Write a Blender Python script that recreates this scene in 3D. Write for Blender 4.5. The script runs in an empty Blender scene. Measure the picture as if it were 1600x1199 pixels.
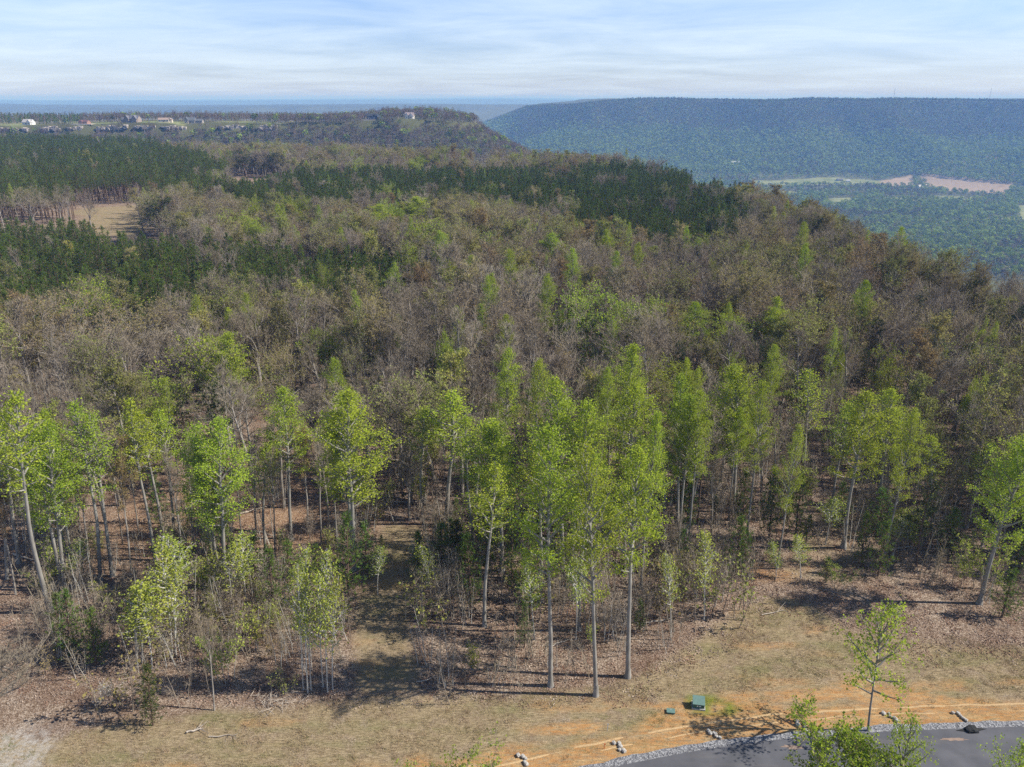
import bpy, math, random
import numpy as np
from mathutils import Vector, Matrix
sc = bpy.context.scene
COL = sc.collection
R = math.radians
# ---------------------------------------------------------------- camera
CAMH, PITCH, FPX = 50.0, R(20.1), 1217.0
cam_d = bpy.data.cameras.new('camera'); cam = bpy.data.objects.new('camera', cam_d); COL.objects.link(cam)
cam.location = (0, 0, CAMH); cam.rotation_euler = (math.pi/2 - PITCH, 0, 0)
cam_d.sensor_width = 36; cam_d.lens = FPX/1600*36; cam_d.clip_start = 1; cam_d.clip_end = 90000
sc.camera = cam
# ---------------------------------------------------------------- light
SUN_EL, SUN_DIR = R(42), Vector((1.0, -0.05, 0))
sd = bpy.data.lights.new('sun', 'SUN'); sd.energy = 5.0; sd.angle = R(0.53); sd.color = (1.0, 0.95, 0.87)
sun = bpy.data.objects.new('sun', sd); COL.objects.link(sun)
sv = SUN_DIR.normalized()*math.cos(SUN_EL) + Vector((0, 0, math.sin(SUN_EL)))
sun.rotation_euler = sv.to_track_quat('Z', 'Y').to_euler()
W = bpy.data.worlds.new('World'); sc.world = W; W.use_nodes = True
nt = W.node_tree; nt.nodes.clear()
def N(tree, typ, **kw):
    n = tree.nodes.new(typ)
    for k, v in kw.items():
        if k.startswith('i_'):
            n.inputs[k[2:].replace('_', ' ')].default_value = v
        else: setattr(n, k, v)
    return n
sky = N(nt, 'ShaderNodeTexSky', sky_type='NISHITA', sun_disc=False, sun_elevation=SUN_EL,
        sun_rotation=math.atan2(sv.x, sv.y), altitude=300, air_density=1.0, dust_density=0.3, ozone_density=2.0)
tc = N(nt, 'ShaderNodeTexCoord'); sep = N(nt, 'ShaderNodeSeparateXYZ'); nt.links.new(tc.outputs['Generated'], sep.inputs[0])
def M1(tree, op, a, b=None, clamp=False):
    n = N(tree, 'ShaderNodeMath', operation=op, use_clamp=clamp)
    for i, q in enumerate((a, b)):
        if q is None: continue
        if isinstance(q, (int, float)): n.inputs[i].default_value = q
        else: tree.links.new(q, n.inputs[i])
    return n.outputs[0]
# thin cirrus: noise on a plane high above (direction divided by its height)
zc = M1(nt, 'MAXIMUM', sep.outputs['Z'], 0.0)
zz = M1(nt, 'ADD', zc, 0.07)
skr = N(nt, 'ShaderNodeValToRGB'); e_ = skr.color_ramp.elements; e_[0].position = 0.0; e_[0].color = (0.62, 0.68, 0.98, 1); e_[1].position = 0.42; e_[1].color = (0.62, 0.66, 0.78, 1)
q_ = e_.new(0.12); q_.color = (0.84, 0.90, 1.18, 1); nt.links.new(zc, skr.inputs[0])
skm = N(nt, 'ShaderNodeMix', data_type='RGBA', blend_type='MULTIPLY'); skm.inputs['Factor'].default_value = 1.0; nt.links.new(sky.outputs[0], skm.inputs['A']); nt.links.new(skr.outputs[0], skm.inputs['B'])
cb = N(nt, 'ShaderNodeCombineXYZ')
nt.links.new(M1(nt, 'DIVIDE', sep.outputs['X'], zz), cb.inputs[0]); nt.links.new(M1(nt, 'DIVIDE', sep.outputs['Y'], zz), cb.inputs[1])
mp = N(nt, 'ShaderNodeMapping'); nt.links.new(cb.outputs[0], mp.inputs[0]); mp.inputs['Rotation'].default_value = (0, 0, R(14)); mp.inputs['Scale'].default_value = (0.55, 0.7, 1); mp.inputs['Location'].default_value = (3.2, 1.7, 0)
nz = N(nt, 'ShaderNodeTexNoise', i_Scale=1.1, i_Detail=8.0, i_Roughness=0.62, i_Distortion=0.5); nt.links.new(mp.outputs[0], nz.inputs['Vector'])
cr = N(nt, 'ShaderNodeValToRGB'); cr.color_ramp.elements[0].position = 0.32; cr.color_ramp.elements[1].position = 0.78
nt.links.new(nz.outputs['Fac'], cr.inputs[0])
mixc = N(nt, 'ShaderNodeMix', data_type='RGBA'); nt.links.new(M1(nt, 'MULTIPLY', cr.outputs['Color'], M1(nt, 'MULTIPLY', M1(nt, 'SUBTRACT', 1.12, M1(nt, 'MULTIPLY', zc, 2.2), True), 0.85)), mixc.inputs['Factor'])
nt.links.new(skm.outputs['Result'], mixc.inputs['A']); mixc.inputs['B'].default_value = (6.1, 7.1, 8.1, 1)
bg = N(nt, 'ShaderNodeBackground'); bg.inputs['Strength'].default_value = 0.11
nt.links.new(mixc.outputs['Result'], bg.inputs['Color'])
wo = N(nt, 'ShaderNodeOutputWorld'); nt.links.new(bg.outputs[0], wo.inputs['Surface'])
vs = sc.view_settings; vs.view_transform = 'Standard'; vs.look = 'None'; vs.exposure = 0.40; vs.gamma = 1.0; vs.use_curve_mapping = False
cy = sc.cycles
cy.max_bounces = 5; cy.diffuse_bounces = 3; cy.glossy_bounces = 2; cy.transmission_bounces = 3; cy.volume_bounces = 1; cy.transparent_max_bounces = 4
cy.caustics_reflective = False; cy.caustics_refractive = False; cy.use_denoising = False; cy.sample_clamp_indirect = 4
cy.use_adaptive_sampling = False
# ---------------------------------------------------------------- pixel <-> world
CP, SP = math.cos(PITCH), math.sin(PITCH)
def ray(px, py):
    a, b = (px-800)/FPX, (599.5-py)/FPX
    return a, CP+b*SP, -SP+b*CP
def at(px, py, z=0.0):
    dx, dy, dz = ray(px, py); t = (z-CAMH)/dz
    return (dx*t, dy*t)
def z_at(py, Y):
    dx, dy, dz = ray(800, py); return CAMH + dz*Y/dy
def x_at(px, py, Y):
    dx, dy, dz = ray(px, py); return dx*Y/dy
def project(x, y, z):
    z = z-CAMH
    d = y*CP - z*SP; u = y*SP + z*CP
    d = np.where(np.abs(d) < 1e-3, 1e-3, d)
    return 800+FPX*x/d, 599.5-FPX*u/d, d
# ---------------------------------------------------------------- noise
_h = np.random.RandomState(7).rand(256, 256)
def vnoise(x, y):
    xi = np.floor(x).astype(int); yi = np.floor(y).astype(int); fx = x-xi; fy = y-yi
    fx = fx*fx*(3-2*fx); fy = fy*fy*(3-2*fy)
    g = lambda a, b: _h[a & 255, b & 255]
    return (g(xi, yi)*(1-fx)+g(xi+1, yi)*fx)*(1-fy)+(g(xi, yi+1)*(1-fx)+g(xi+1, yi+1)*fx)*fy
def fbm(x, y, s, o=4):
    x = np.asarray(x, float); y = np.asarray(y, float); r = 0; a = 1; t = 0
    for i in range(o):
        r = r+a*vnoise(x/s+17.3*i, y/s+9.1*i); t += a; a *= .5; s *= .5
    return r/t-0.5
def sstep(a, b, x):
    t = np.clip((x-a)/(b-a), 0, 1); return t*t*(3-2*t)
def inpoly(x, y, P):
    r = np.zeros(np.shape(x), bool); n = len(P)
    for i in range(n):
        x1, y1 = P[i]; x2, y2 = P[(i+1) % n]
        if y1 == y2: continue
        c = ((y1 > y) != (y2 > y)) & (x < (x2-x1)*(y-y1)/(y2-y1)+x1)
        r ^= c
    return r
def dpoly(x, y, P, closed=True):
    d = np.full(np.shape(x), 1e12); n = len(P)
    for i in range(n if closed else n-1):
        ax, ay = P[i]; bx, by = P[(i+1) % n]; ex, ey = bx-ax, by-ay
        t = np.clip(((x-ax)*ex+(y-ay)*ey)/(ex*ex+ey*ey+1e-9), 0, 1)
        d = np.minimum(d, (x-ax-t*ex)**2+(y-ay-t*ey)**2)
    return np.sqrt(d)
def sd(x, y, P):            # negative inside
    d = dpoly(x, y, P); return np.where(inpoly(x, y, P), -d, d)
def gp(L, z=0.0): return [at(a, b, z) for a, b in L]
# ---------------------------------------------------------------- terrain
PLAT = [(-3000, -400), (190, -400), (150, 0), (118, 80), (101, 151), (97, 197), (100, 246), (103, 320), (98, 399), (89, 465), (67, 534), (36, 567), (0, 592), (-213, 680), (-537, 855), (-1500, 1300), (-3000, 1400)]
BLUFF = [(-3000, 900), (-1200, 980), (-700, 1030), (-520, 1050), (-300, 1080), (-150, 1092), (-80, 1095), (-50, 1130), (-60, 1200), (-200, 1270), (-700, 1300), (-3000, 1350)]
RIDGE = [(6000, 2900), (3500, 3150), (2600, 3200), (1800, 3330), (1200, 3300), (700, 3420), (330, 3420), (150, 3560), (70, 3900), (40, 4700), (500, 6200), (6000, 6200)]
SPUR = [(2100, 2050), (1800, 2330), (1640, 2560), (1600, 2720), (1850, 2700), (2600, 2500), (3200, 2200)]
FAR1 = [(-11000, 6300), (-5000, 6000), (-1800, 5700), (-500, 5900), (500, 6600), (900, 7600), (900, 9000), (-11000, 9000)]
FAR2 = [(-22000, 15000), (-5000, 14200), (1000, 15000), (6000, 14500), (20000, 15500), (20000, 18000), (-22000, 18000)]
FAR3 = [(-34000, 25000), (-9000, 23500), (2000, 25000), (12000, 24500), (34000, 25500), (34000, 30000), (-34000, 30000)]
VZ = -200.0
def H(x, y):
    x = np.asarray(x, float); y = np.asarray(y, float)
    near = (y < 2600)
    s = sd(x, y, PLAT)
    s1 = np.maximum(s+fbm(x, y, 60, 3)*14*sstep(10, 60, s), 0)
    D = 60+140*sstep(-60, 260, x)
    drop = D*(1-np.exp(-(s1*0.5+0.004*s1*s1*np.exp(-s1/60))/D*1.25))
    amp = sstep(70, 160, y)
    z = fbm(x, y, 70, 4)*2.2*amp + fbm(x, y, 9, 3)*0.5*sstep(62, 80, y) - drop
    z = np.where(s1 > 300, np.maximum(z, -D), z)
    zv = VZ+fbm(x, y, 260, 4)*14
    z = np.where(y > 900, np.minimum(z, 1e9), z)
    z = np.where((x > 100) & (s > 250), np.maximum(z, zv), z)
    z = np.where(y > 1500, zv, z)
    b = sd(x, y, BLUFF)+fbm(x, y, 90, 3)*24
    bo = np.maximum(b, 0)
    top = 19+fbm(x, y, 160, 3)*10+8*np.exp(-((x+135)/85)**2)
    zb = top-np.where(b > 0, 9*sstep(0, 7, bo)+bo*0.52, 0)
    z = np.maximum(z, np.where(y > 700, zb, -1e4))
    def ridge(P, top, w, pw, namp, ns):
        q = sd(x, y, P); q = q+fbm(x*1.0, y*0.45, ns, 4)*namp
        t = np.clip(q/w, 0, 1)
        return top-(top-VZ)*(1-(1-t)**pw)
    z = np.where(y > 1700, np.maximum(z, ridge(RIDGE, 42+fbm(x, y, 520, 4)*34-34*(1-sstep(40, 620, x)), 860, 1.6, 380, 380)), z)
    z = np.where(y > 1700, np.maximum(z, ridge(SPUR, -112+fbm(x, y, 150, 3)*20, 420, 1.6, 90, 200)), z)
    z = np.where(y > 3900, np.maximum(z, ridge(FAR1, -8+fbm(x, y, 1500, 4)*50, 1300, 1.6, 700, 900)), z)
    z = np.where(y > 12000, np.maximum(z, ridge(FAR2, 6+fbm(x, y, 5000, 3)*110, 1600, 1.4, 500, 2000)), z)
    z = np.where(y > 21000, np.maximum(z, ridge(FAR3, 16+fbm(x, y, 7000, 3)*150, 2000, 1.4, 500, 2000)), z)
    return z
def Hs(x, y): return float(H(np.array([x]), np.array([y]))[0])
# ---------------------------------------------------------------- materials
def mat(name):
    m = bpy.data.materials.new(name); m.use_nodes = True; t = m.node_tree; t.nodes.clear()
    o = t.nodes.new('ShaderNodeOutputMaterial'); return m, t, o
def ramp(t, fac, stops, interp='LINEAR'):
    r = t.nodes.new('ShaderNodeValToRGB'); e = r.color_ramp.elements; r.color_ramp.interpolation = interp
    while len(e) < len(stops): e.new(0.5)
    for q, (p, c) in zip(e, stops): q.position = p; q.color = (*c, 1)
    if fac is not None: t.links.new(fac, r.inputs[0])
    return r.outputs[0]
def mixrgb(t, f, a, b, mode='MIX'):
    n = N(t, 'ShaderNodeMix', data_type='RGBA', blend_type=mode)
    for k, v in (('Factor', f), ('A', a), ('B', b)):
        if isinstance(v, (int, float)): n.inputs[k].default_value = v
        elif isinstance(v, tuple): n.inputs[k].default_value = (*v, 1)
        else: t.links.new(v, n.inputs[k])
    return n.outputs['Result']
def attr(t, name, out='Fac'):
    a = t.nodes.new('ShaderNodeAttribute'); a.attribute_name = name; return a.outputs[out]
def leafmat(name, c_lo, c_hi, obj_stops=None, trans=0.35, vary=0.25):
    """leaf colour: each leaf between two greens, each tree tinted a little differently"""
    m, t, o = mat(name)
    c = mixrgb(t, attr(t, 'tint'), c_lo, c_hi)
    oi = t.nodes.new('ShaderNodeObjectInfo')
    if obj_stops: c = mixrgb(t, 0.75, c, ramp(t, oi.outputs['Random'], obj_stops))
    hv = N(t, 'ShaderNodeHueSaturation'); t.links.new(c, hv.inputs['Color'])
    rv = M1(t, 'FRACT', M1(t, 'MULTIPLY', oi.outputs['Random'], 7.31))
    t.links.new(M1(t, 'ADD', M1(t, 'MULTIPLY', rv, vary*2), 1-vary), hv.inputs['Value'])
    t.links.new(M1(t, 'ADD', M1(t, 'MULTIPLY', oi.outputs['Random'], 0.025), 0.482), hv.inputs['Hue'])
    d = t.nodes.new('ShaderNodeBsdfDiffuse'); tr = t.nodes.new('ShaderNodeBsdfTranslucent'); mx = t.nodes.new('ShaderNodeMixShader')
    t.links.new(hv.outputs[0], d.inputs[0]); t.links.new(hv.outputs[0], tr.inputs[0]); mx.inputs[0].default_value = trans
    t.links.new(d.outputs[0], mx.inputs[1]); t.links.new(tr.outputs[0], mx.inputs[2]); t.links.new(mx.outputs[0], o.inputs[0])
    return m
def barkmat(name, c1, c2, stops=None, scale=3.0):
    m, t, o = mat(name)
    tcn = t.nodes.new('ShaderNodeTexCoord'); mpn = N(t, 'ShaderNodeMapping'); mpn.inputs['Scale'].default_value = (1, 1, 0.25); t.links.new(tcn.outputs['Object'], mpn.inputs[0])
    n = N(t, 'ShaderNodeTexNoise', i_Scale=scale, i_Detail=3.0); t.links.new(mpn.outputs[0], n.inputs['Vector'])
    c = ramp(t, n.outputs['Fac'], [(0.3, c1), (0.7, c2)])
    if stops:
        oi = t.nodes.new('ShaderNodeObjectInfo'); c = mixrgb(t, 0.8, c, ramp(t, oi.outputs['Random'], stops))
    d = t.nodes.new('ShaderNodeBsdfDiffuse'); t.links.new(c, d.inputs[0]); t.links.new(d.outputs[0], o.inputs[0])
    return m
def plain(name, c, rough=0.7, metal=0.0, nscale=8.0, var=0.18, bump=0.0):
    m, t, o = mat(name)
    tcn = t.nodes.new('ShaderNodeTexCoord')
    n = N(t, 'ShaderNodeTexNoise', i_Scale=nscale, i_Detail=4.0); t.links.new(tcn.outputs['Object'], n.inputs['Vector'])
    lo = tuple(q*(1-var) for q in c); hi = tuple(min(1, q*(1+var)) for q in c)
    p = t.nodes.new('ShaderNodeBsdfPrincipled'); t.links.new(ramp(t, n.outputs['Fac'], [(0.3, lo), (0.7, hi)]), p.inputs['Base Color'])
    p.inputs['Roughness'].default_value = rough; p.inputs['Metallic'].default_value = metal
    if bump:
        b = N(t, 'ShaderNodeBump'); b.inputs['Strength'].default_value = bump; b.inputs['Distance'].default_value = 0.05; t.links.new(n.outputs['Fac'], b.inputs['Height']); t.links.new(b.outputs[0], p.inputs['Normal'])
    t.links.new(p.outputs[0], o.inputs[0]); return m
MT = dict(
 poplar_leaf=leafmat('poplar_leaf', (0.24, 0.35, 0.035), (0.46, 0.54, 0.06), trans=0.42, vary=0.14),
 young_leaf=leafmat('young_leaf', (0.26, 0.34, 0.05), (0.46, 0.50, 0.10), trans=0.4, vary=0.15),
 bud_leaf=leafmat('bud_leaf', (0.20, 0.19, 0.06), (0.33, 0.30, 0.09), [(0.0, (0.36, 0.25, 0.13)), (0.2, (0.32, 0.28, 0.10)), (0.45, (0.26, 0.29, 0.08)), (0.7, (0.32, 0.38, 0.09)), (0.88, (0.44, 0.40, 0.09)), (1.0, (0.38, 0.28, 0.18))], trans=0.3, vary=0.2),
 pine_needle=leafmat('pine_needle', (0.07, 0.115, 0.025), (0.17, 0.24, 0.045), [(0, (0.075, 0.12, 0.03)), (.5, (0.105, 0.165, 0.035)), (.85, (.14, .20, .035)), (1, (.17, .19, .05))], trans=0.15, vary=0.32),
 young_needle=leafmat('young_needle', (0.09, 0.16, 0.03), (0.17, 0.26, 0.05), trans=0.2, vary=0.2),
 old_needle=leafmat('old_needle', (0.05, 0.075, 0.03), (0.10, 0.13, 0.045), trans=0.15, vary=0.2),
 poplar_bark=barkmat('poplar_bark', (0.20, 0.185, 0.16), (0.36, 0.34, 0.30)),
 white_bark=barkmat('white_bark', (0.38, 0.36, 0.32), (0.58, 0.56, 0.50)),
 hard_bark=barkmat('hard_bark', (0.20, 0.18, 0.15), (0.42, 0.38, 0.33)),
 twig=barkmat('twig', (0.22, 0.18, 0.14), (0.34, 0.28, 0.225), [(0.0, (0.24, 0.195, 0.14)), (0.3, (0.34, 0.29, 0.225)), (0.5, (0.21, 0.175, 0.12)), (0.7, (0.29, 0.24, 0.19)), (0.85, (0.35, 0.285, 0.18)), (1.0, (0.45, 0.40, 0.32))], 0.4),
 pine_bark=barkmat('pine_bark', (0.10, 0.07, 0.05), (0.20, 0.14, 0.10)),
)
# ---------------------------------------------------------------- mesh building
def norm(v): return v/(np.linalg.norm(v, axis=-1, keepdims=True)+1e-12)
class MB:
    def __init__(s): s.v = []; s.f = []; s.n = 0
    def add(s, V, F, mi=0, tint=None, smooth=False):
        V = np.asarray(V, float).reshape(-1, 3)
        if isinstance(F, list) and len({len(q) for q in F}) > 1:
            s.v.append(V); n0 = s.n; s.n += len(V)
            for k in {len(q) for q in F}: s.f.append((np.array([q for q in F if len(q) == k])+n0, mi, np.zeros(sum(len(q) == k for q in F)), smooth))
            return
        F = np.asarray(F, int)
        s.f.append((F+s.n, mi, np.zeros(len(F)) if tint is None else np.asarray(tint, float), smooth)); s.v.append(V); s.n += len(V)
    def tube(s, P, r, k=5, mi=0, cap=False):
        P = np.asarray(P, float); r = np.asarray(r, float); n = len(P)
        T = norm(np.gradient(P, axis=0)); up = np.array([0, 0, 1.0]) if abs(T[0][2]) < .9 else np.array([1.0, 0, 0])
        A = norm(np.cross(T, up)); B = np.cross(T, A)
        a = np.arange(k)*2*math.pi/k
        V = P[:, None]+r[:, None, None]*(np.cos(a)[None, :, None]*A[:, None]+np.sin(a)[None, :, None]*B[:, None])
        i = np.arange(n-1)[:, None]*k; j = np.arange(k)[None]; j2 = (j+1) % k
        F = np.stack([i+j, i+j2, i+k+j2, i+k+j], -1).reshape(-1, 4)
        s.add(V.reshape(-1, 3), F, mi, smooth=True)
        if cap:
            for e in (0, n-1): s.add(V[e], [list(range(k))] if e else [list(range(k))[::-1]], mi)
    def quads(s, C, n, u, w, h, mi=0, tint=None):
        """leaf-like diamond quads: centre, normal, direction, half width, half length"""
        t = norm(np.cross(n, u)); u = norm(np.cross(t, n)); w = np.asarray(w)[:, None]; h = np.asarray(h)[:, None]
        V = np.stack([C-u*h, C+t*w-u*h*0.1, C+u*h, C-t*w-u*h*0.1], 1)
        s.add(V.reshape(-1, 3), np.arange(len(C)*4).reshape(-1, 4), mi, tint)
    def blades(s, C, d, L, w, mi=0, tint=None, rng=None):
        """thin triangles from C along d"""
        q = norm(np.cross(d, rng.normal(size=d.shape))); L = np.asarray(L)[:, None]; w = np.asarray(w)[:, None]
        V = np.stack([C-q*w, C+q*w, C+d*L], 1)
        s.add(V.reshape(-1, 3), np.arange(len(C)*3).reshape(-1, 3), mi, tint)
    def box(s, c, sz, mi=0, rot=0):
        c = np.array(c, float); h = np.array(sz, float)/2
        V = np.array([(x, y, z) for x in (-1, 1) for y in (-1, 1) for z in (-1, 1)], float)*h
        if rot: V = V@np.array([[math.cos(rot), math.sin(rot), 0], [-math.sin(rot), math.cos(rot), 0], [0, 0, 1]])
        s.add(V+c, [(0, 1, 3, 2), (4, 6, 7, 5), (0, 4, 5, 1), (2, 3, 7, 6), (0, 2, 6, 4), (1, 5, 7, 3)], mi)
    def mesh(s, name, mats):
        m = bpy.data.meshes.new(name); V = np.concatenate(s.v)
        tot = []; idx = []; mi = []; ti = []; sm = []
        for F, k, t, q in s.f:
            tot.append(np.full(len(F), F.shape[1])); idx.append(F.ravel()); mi.append(np.full(len(F), k)); ti.append(t); sm.append(np.full(len(F), q))
        tot = np.concatenate(tot); idx = np.concatenate(idx); st = np.concatenate([[0], np.cumsum(tot)[:-1]])
        m.vertices.add(len(V)); m.vertices.foreach_set('co', V.ravel().astype(np.float32))
        m.loops.add(len(idx)); m.loops.foreach_set('vertex_index', idx.astype(np.int32))
        m.polygons.add(len(tot)); m.polygons.foreach_set('loop_start', st.astype(np.int32)); m.polygons.foreach_set('loop_total', tot.astype(np.int32))
        m.polygons.foreach_set('material_index', np.concatenate(mi).astype(np.int32)); m.polygons.foreach_set('use_smooth', np.concatenate(sm))
        a = m.attributes.new('tint', 'FLOAT', 'FACE'); a.data.foreach_set('value', np.concatenate(ti).astype(np.float32))
        for q in mats: m.materials.append(q)
        m.update(calc_edges=True); return m
    def obj(s, name, mats, parent=None, loc=None):
        o = bpy.data.objects.new(name, s.mesh(name, mats)); COL.objects.link(o)
        if parent: o.parent = parent
        if loc is not None: o.location = loc
        return o
def tag(o, label=None, cat=None, group=None, kind=None):
    for k, v in (('label', label), ('category', cat), ('group', group), ('kind', kind)):
        if v: o[k] = v
    return o
def empty(name, loc, rz=0, scale=None):
    o = bpy.data.objects.new(name, None); o.empty_display_size = 0.3; COL.objects.link(o); o.location = loc; o.rotation_euler = (0, 0, rz)
    if scale is not None: o.scale = scale
    return o
# ---------------------------------------------------------------- tree skeletons
def rot_from(d, ang, rng, az=None):
    d = d/np.linalg.norm(d); a = np.cross(d, [0.3, 0.2, 1.0]); a /= np.linalg.norm(a)+1e-9; b = np.cross(d, a)
    az = rng.uniform(0, 2*math.pi) if az is None else az
    return d*math.cos(ang)+(a*math.cos(az)+b*math.sin(az))*math.sin(ang)
def limb(rng, p, d, L, n, wob, lift):
    P = [p]; d = d/np.linalg.norm(d)
    for i in range(n):
        d = d+rng.normal(size=3)*wob+np.array([0, 0, lift]); d /= np.linalg.norm(d); P.append(P[-1]+d*L/n)
    return np.array(P)
def interp(P, t):
    f = t*(len(P)-1); i = min(int(f), len(P)-2); return P[i]+(P[i+1]-P[i])*(f-i), norm(P[i+1]-P[i])
def rdirs(rng, n, up=0.0): return norm(rng.normal(size=(n, 3))+np.array([0, 0, up]))
def leaves(mb, rng, C, size, mi=0, up=0.7):
    C = C+0; n = len(C); nn = rdirs(rng, n, up); u = rdirs(rng, n, -0.2); s = size*rng.uniform(0.6, 1.35, n)
    mb.quads(C, nn, u, s*0.5, s*0.62, mi, rng.rand(n))
def crown_width(cw):
    V = np.concatenate(cw.v); c = np.median(V[:, :2], 0); return 2*float(np.percentile(np.hypot(V[:, 0]-c[0], V[:, 1]-c[1]), 93))
class RS(np.random.RandomState):
    pass
def poplar(seed, Ht=25.0, cr=3.8, cb=0.48, dens=1.55, nb=44, lsize=0.134, bark='poplar_bark', leaf='poplar_leaf', lean=0.0, fork=False, tk=1.0):
    """tall straight trunk, upswept limbs, leaf sprays at the limb ends"""
    rng = RS(seed); tr = MB(); cw = MB()
    def stem(base, d, L, r0, c0, cr_, nb_, az0):
        P = limb(rng, base, d, L, 14, 0.018, 0.012); f = np.linspace(0, 1, 15)
        tr.tube(P, r0*(1-f)**0.8*0.93+0.02, 8)
        C = []
        for i in range(nb_):
            t = c0+(1-c0)*((i+0.5)/nb_)**0.9*0.985; u = (t-c0)/(1-c0)
            prof = (0.55+0.45*math.sin(min(1, u/0.32)*math.pi/2)) if u < 0.32 else math.cos((u-0.32)/0.68*math.pi/2)**0.8
            Lb = cr_*max(prof, 0.1)*rng.uniform(0.65, 1.18)*1.15; p, td = interp(P, t)
            az = az0+i*2.39996+rng.uniform(-.5, .5); el = R(22+48*u+rng.uniform(-10, 12))
            bd = np.array([math.cos(az)*math.cos(el), math.sin(az)*math.cos(el), math.sin(el)])
            B = limb(rng, p, bd, Lb, 5, 0.09, 0.07); rb = 0.035+0.028*Lb*(1-u*0.5)
            cw.tube(B, np.linspace(rb, 0.015, 6), 4, 1)
            subs = [(B, 0.35)]
            for k in range(max(2, int(4.5*Lb/cr_+1))):
                q, qd = interp(B, rng.uniform(0.25, 0.95)); sdv = rot_from(qd, R(rng.uniform(30, 65)), rng); sdv[2] = abs(sdv[2])*0.6+0.12
                S = limb(rng, q, sdv, Lb*rng.uniform(0.28, 0.5), 3, 0.15, 0.05); cw.tube(S, np.linspace(0.02, 0.008, 4), 3, 1); subs.append((S, 0.3))
            for S, t0 in subs:
                m = max(2, int(np.linalg.norm(S[-1]-S[0])*2.4))
                for k in range(m):
                    c, _ = interp(S, t0+(1-t0)*(k+rng.rand())/m*0.999)
                    n = rng.poisson(8*dens)
                    if n: C.append(c+rng.normal(size=(n, 3))*np.array([0.30, 0.30, 0.2]))
        if C:
            C = np.concatenate(C); leaves(cw, rng, C, lsize)
    stem(np.zeros(3), np.array([lean, 0, 1.0]), Ht, (0.0086*Ht+0.02)*tk, cb, cr, nb, rng.uniform(0, 6))
    if fork: stem(np.array([0.7, 0.3, 0]), np.array([lean+0.03, 0.01, 1.0]), Ht*0.93, 0.0085*Ht*tk, cb+0.05, cr*0.85, int(nb*0.7), rng.uniform(0, 6))
    # root flare
    tr.tube(np.array([[0, 0, -0.4], [0, 0, 0.25], [0, 0, 1.2]]), [(0.017*Ht+.05)*tk, (0.0108*Ht+.04)*tk, (0.0086*Ht+.02)*tk], 8)
    return dict(trunk=(tr.mesh('trunk', [MT[bark]])), crown=cw.mesh('crown', [MT[leaf], MT[bark]]), H=Ht, W=crown_width(cw))
def hardwood(seed, Ht=18.0, cr=4.0, fork=0.42, buds=0, bsize=0.15, upright=1.0, nl=4, twigw=0.02, ntw=6, bark='hard_bark', leaf='bud_leaf', twig='twig', fine=3):
    """spreading leafless or budding tree: trunk, leaders, three orders of branches and fine twigs"""
    rng = RS(seed); tr = MB(); cw = MB(); tips = []
    hf = Ht*fork
    P = limb(rng, np.zeros(3), np.array([rng.normal()*.04, rng.normal()*.04, 1.0]), hf, 5, 0.035, 0.02)
    r0 = 0.014*Ht
    tr.tube(np.vstack([[0, 0, -0.4], P]), np.concatenate([[r0*1.6], np.linspace(r0*1.25, r0*0.8, 6)]), 7)
    def br(lv, p, d, L, r):
        n = 4 if lv < 2 else (3 if lv == 2 else 2)
        B = limb(rng, p, d, L, n, 0.12+0.03*lv, 0.05*upright)
        cw.tube(B, np.linspace(r, r*0.4, n+1), 5 if lv == 0 else (4 if lv == 1 else 3), 1 if lv < 2 else 2)
        if lv >= fine:
            tips.append(B); return
        nc = (6, 5, 5)[lv]
        for k in range(nc):
            q, qd = interp(B, rng.uniform(0.3, 0.98) if lv else rng.uniform(0.2, 0.98))
            nd = rot_from(qd, R(rng.uniform(25, 58)/(0.6+0.4*upright)), rng); nd[2] += 0.16*upright**1.5
            br(lv+1, q, nd, L*rng.uniform(0.42, 0.68), r*0.5)
        tips.append(B)
    for k in range(nl):
        az = k*2*math.pi/nl+rng.uniform(-.5, .5); spread = R(rng.uniform(14, 40))*cr/4.0*(0.45 if k == 0 else 1)/upright
        d = np.array([math.cos(az)*math.sin(spread), math.sin(az)*math.sin(spread), math.cos(spread)])
        q, _ = interp(P, rng.uniform(0.75, 1.0) if k else 1.0)
        br(0, q, d, (Ht-hf)*rng.uniform(0.75, 0.95), r0*0.55)
    C = []; D = []
    for B in tips:
        for k in range(ntw):
            c, qd = interp(B, rng.uniform(0.3, 1)); C.append(c); D.append(rot_from(qd, R(rng.uniform(15, 65)), rng))
    C = np.array(C); D = norm(np.array(D)+[0, 0, 0.25]); L = rng.uniform(0.35, 1.0, len(C))
    cw.blades(C, D, L, np.full(len(C), twigw), 2, rng.rand(len(C)), rng)
    if buds:
        i = rng.randint(0, len(C), buds); c = C[i]+D[i]*(L[i]*rng.uniform(0.3, 1.05, buds))[:, None]+rng.normal(size=(buds, 3))*0.07
        leaves(cw, rng, c, bsize)
    V = np.concatenate(cw.v); zt = V[:, 2].max(); s = Ht/zt
    for q in (tr, cw):
        q.v = [a*np.array([1, 1, s]) for a in q.v]
    return dict(trunk=tr.mesh('trunk', [MT[bark]]), crown=cw.mesh('crown', [MT[leaf], MT[bark], MT[twig]]), H=Ht, W=2*np.percentile(np.hypot(V[:, 0], V[:, 1]), 97))
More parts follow.
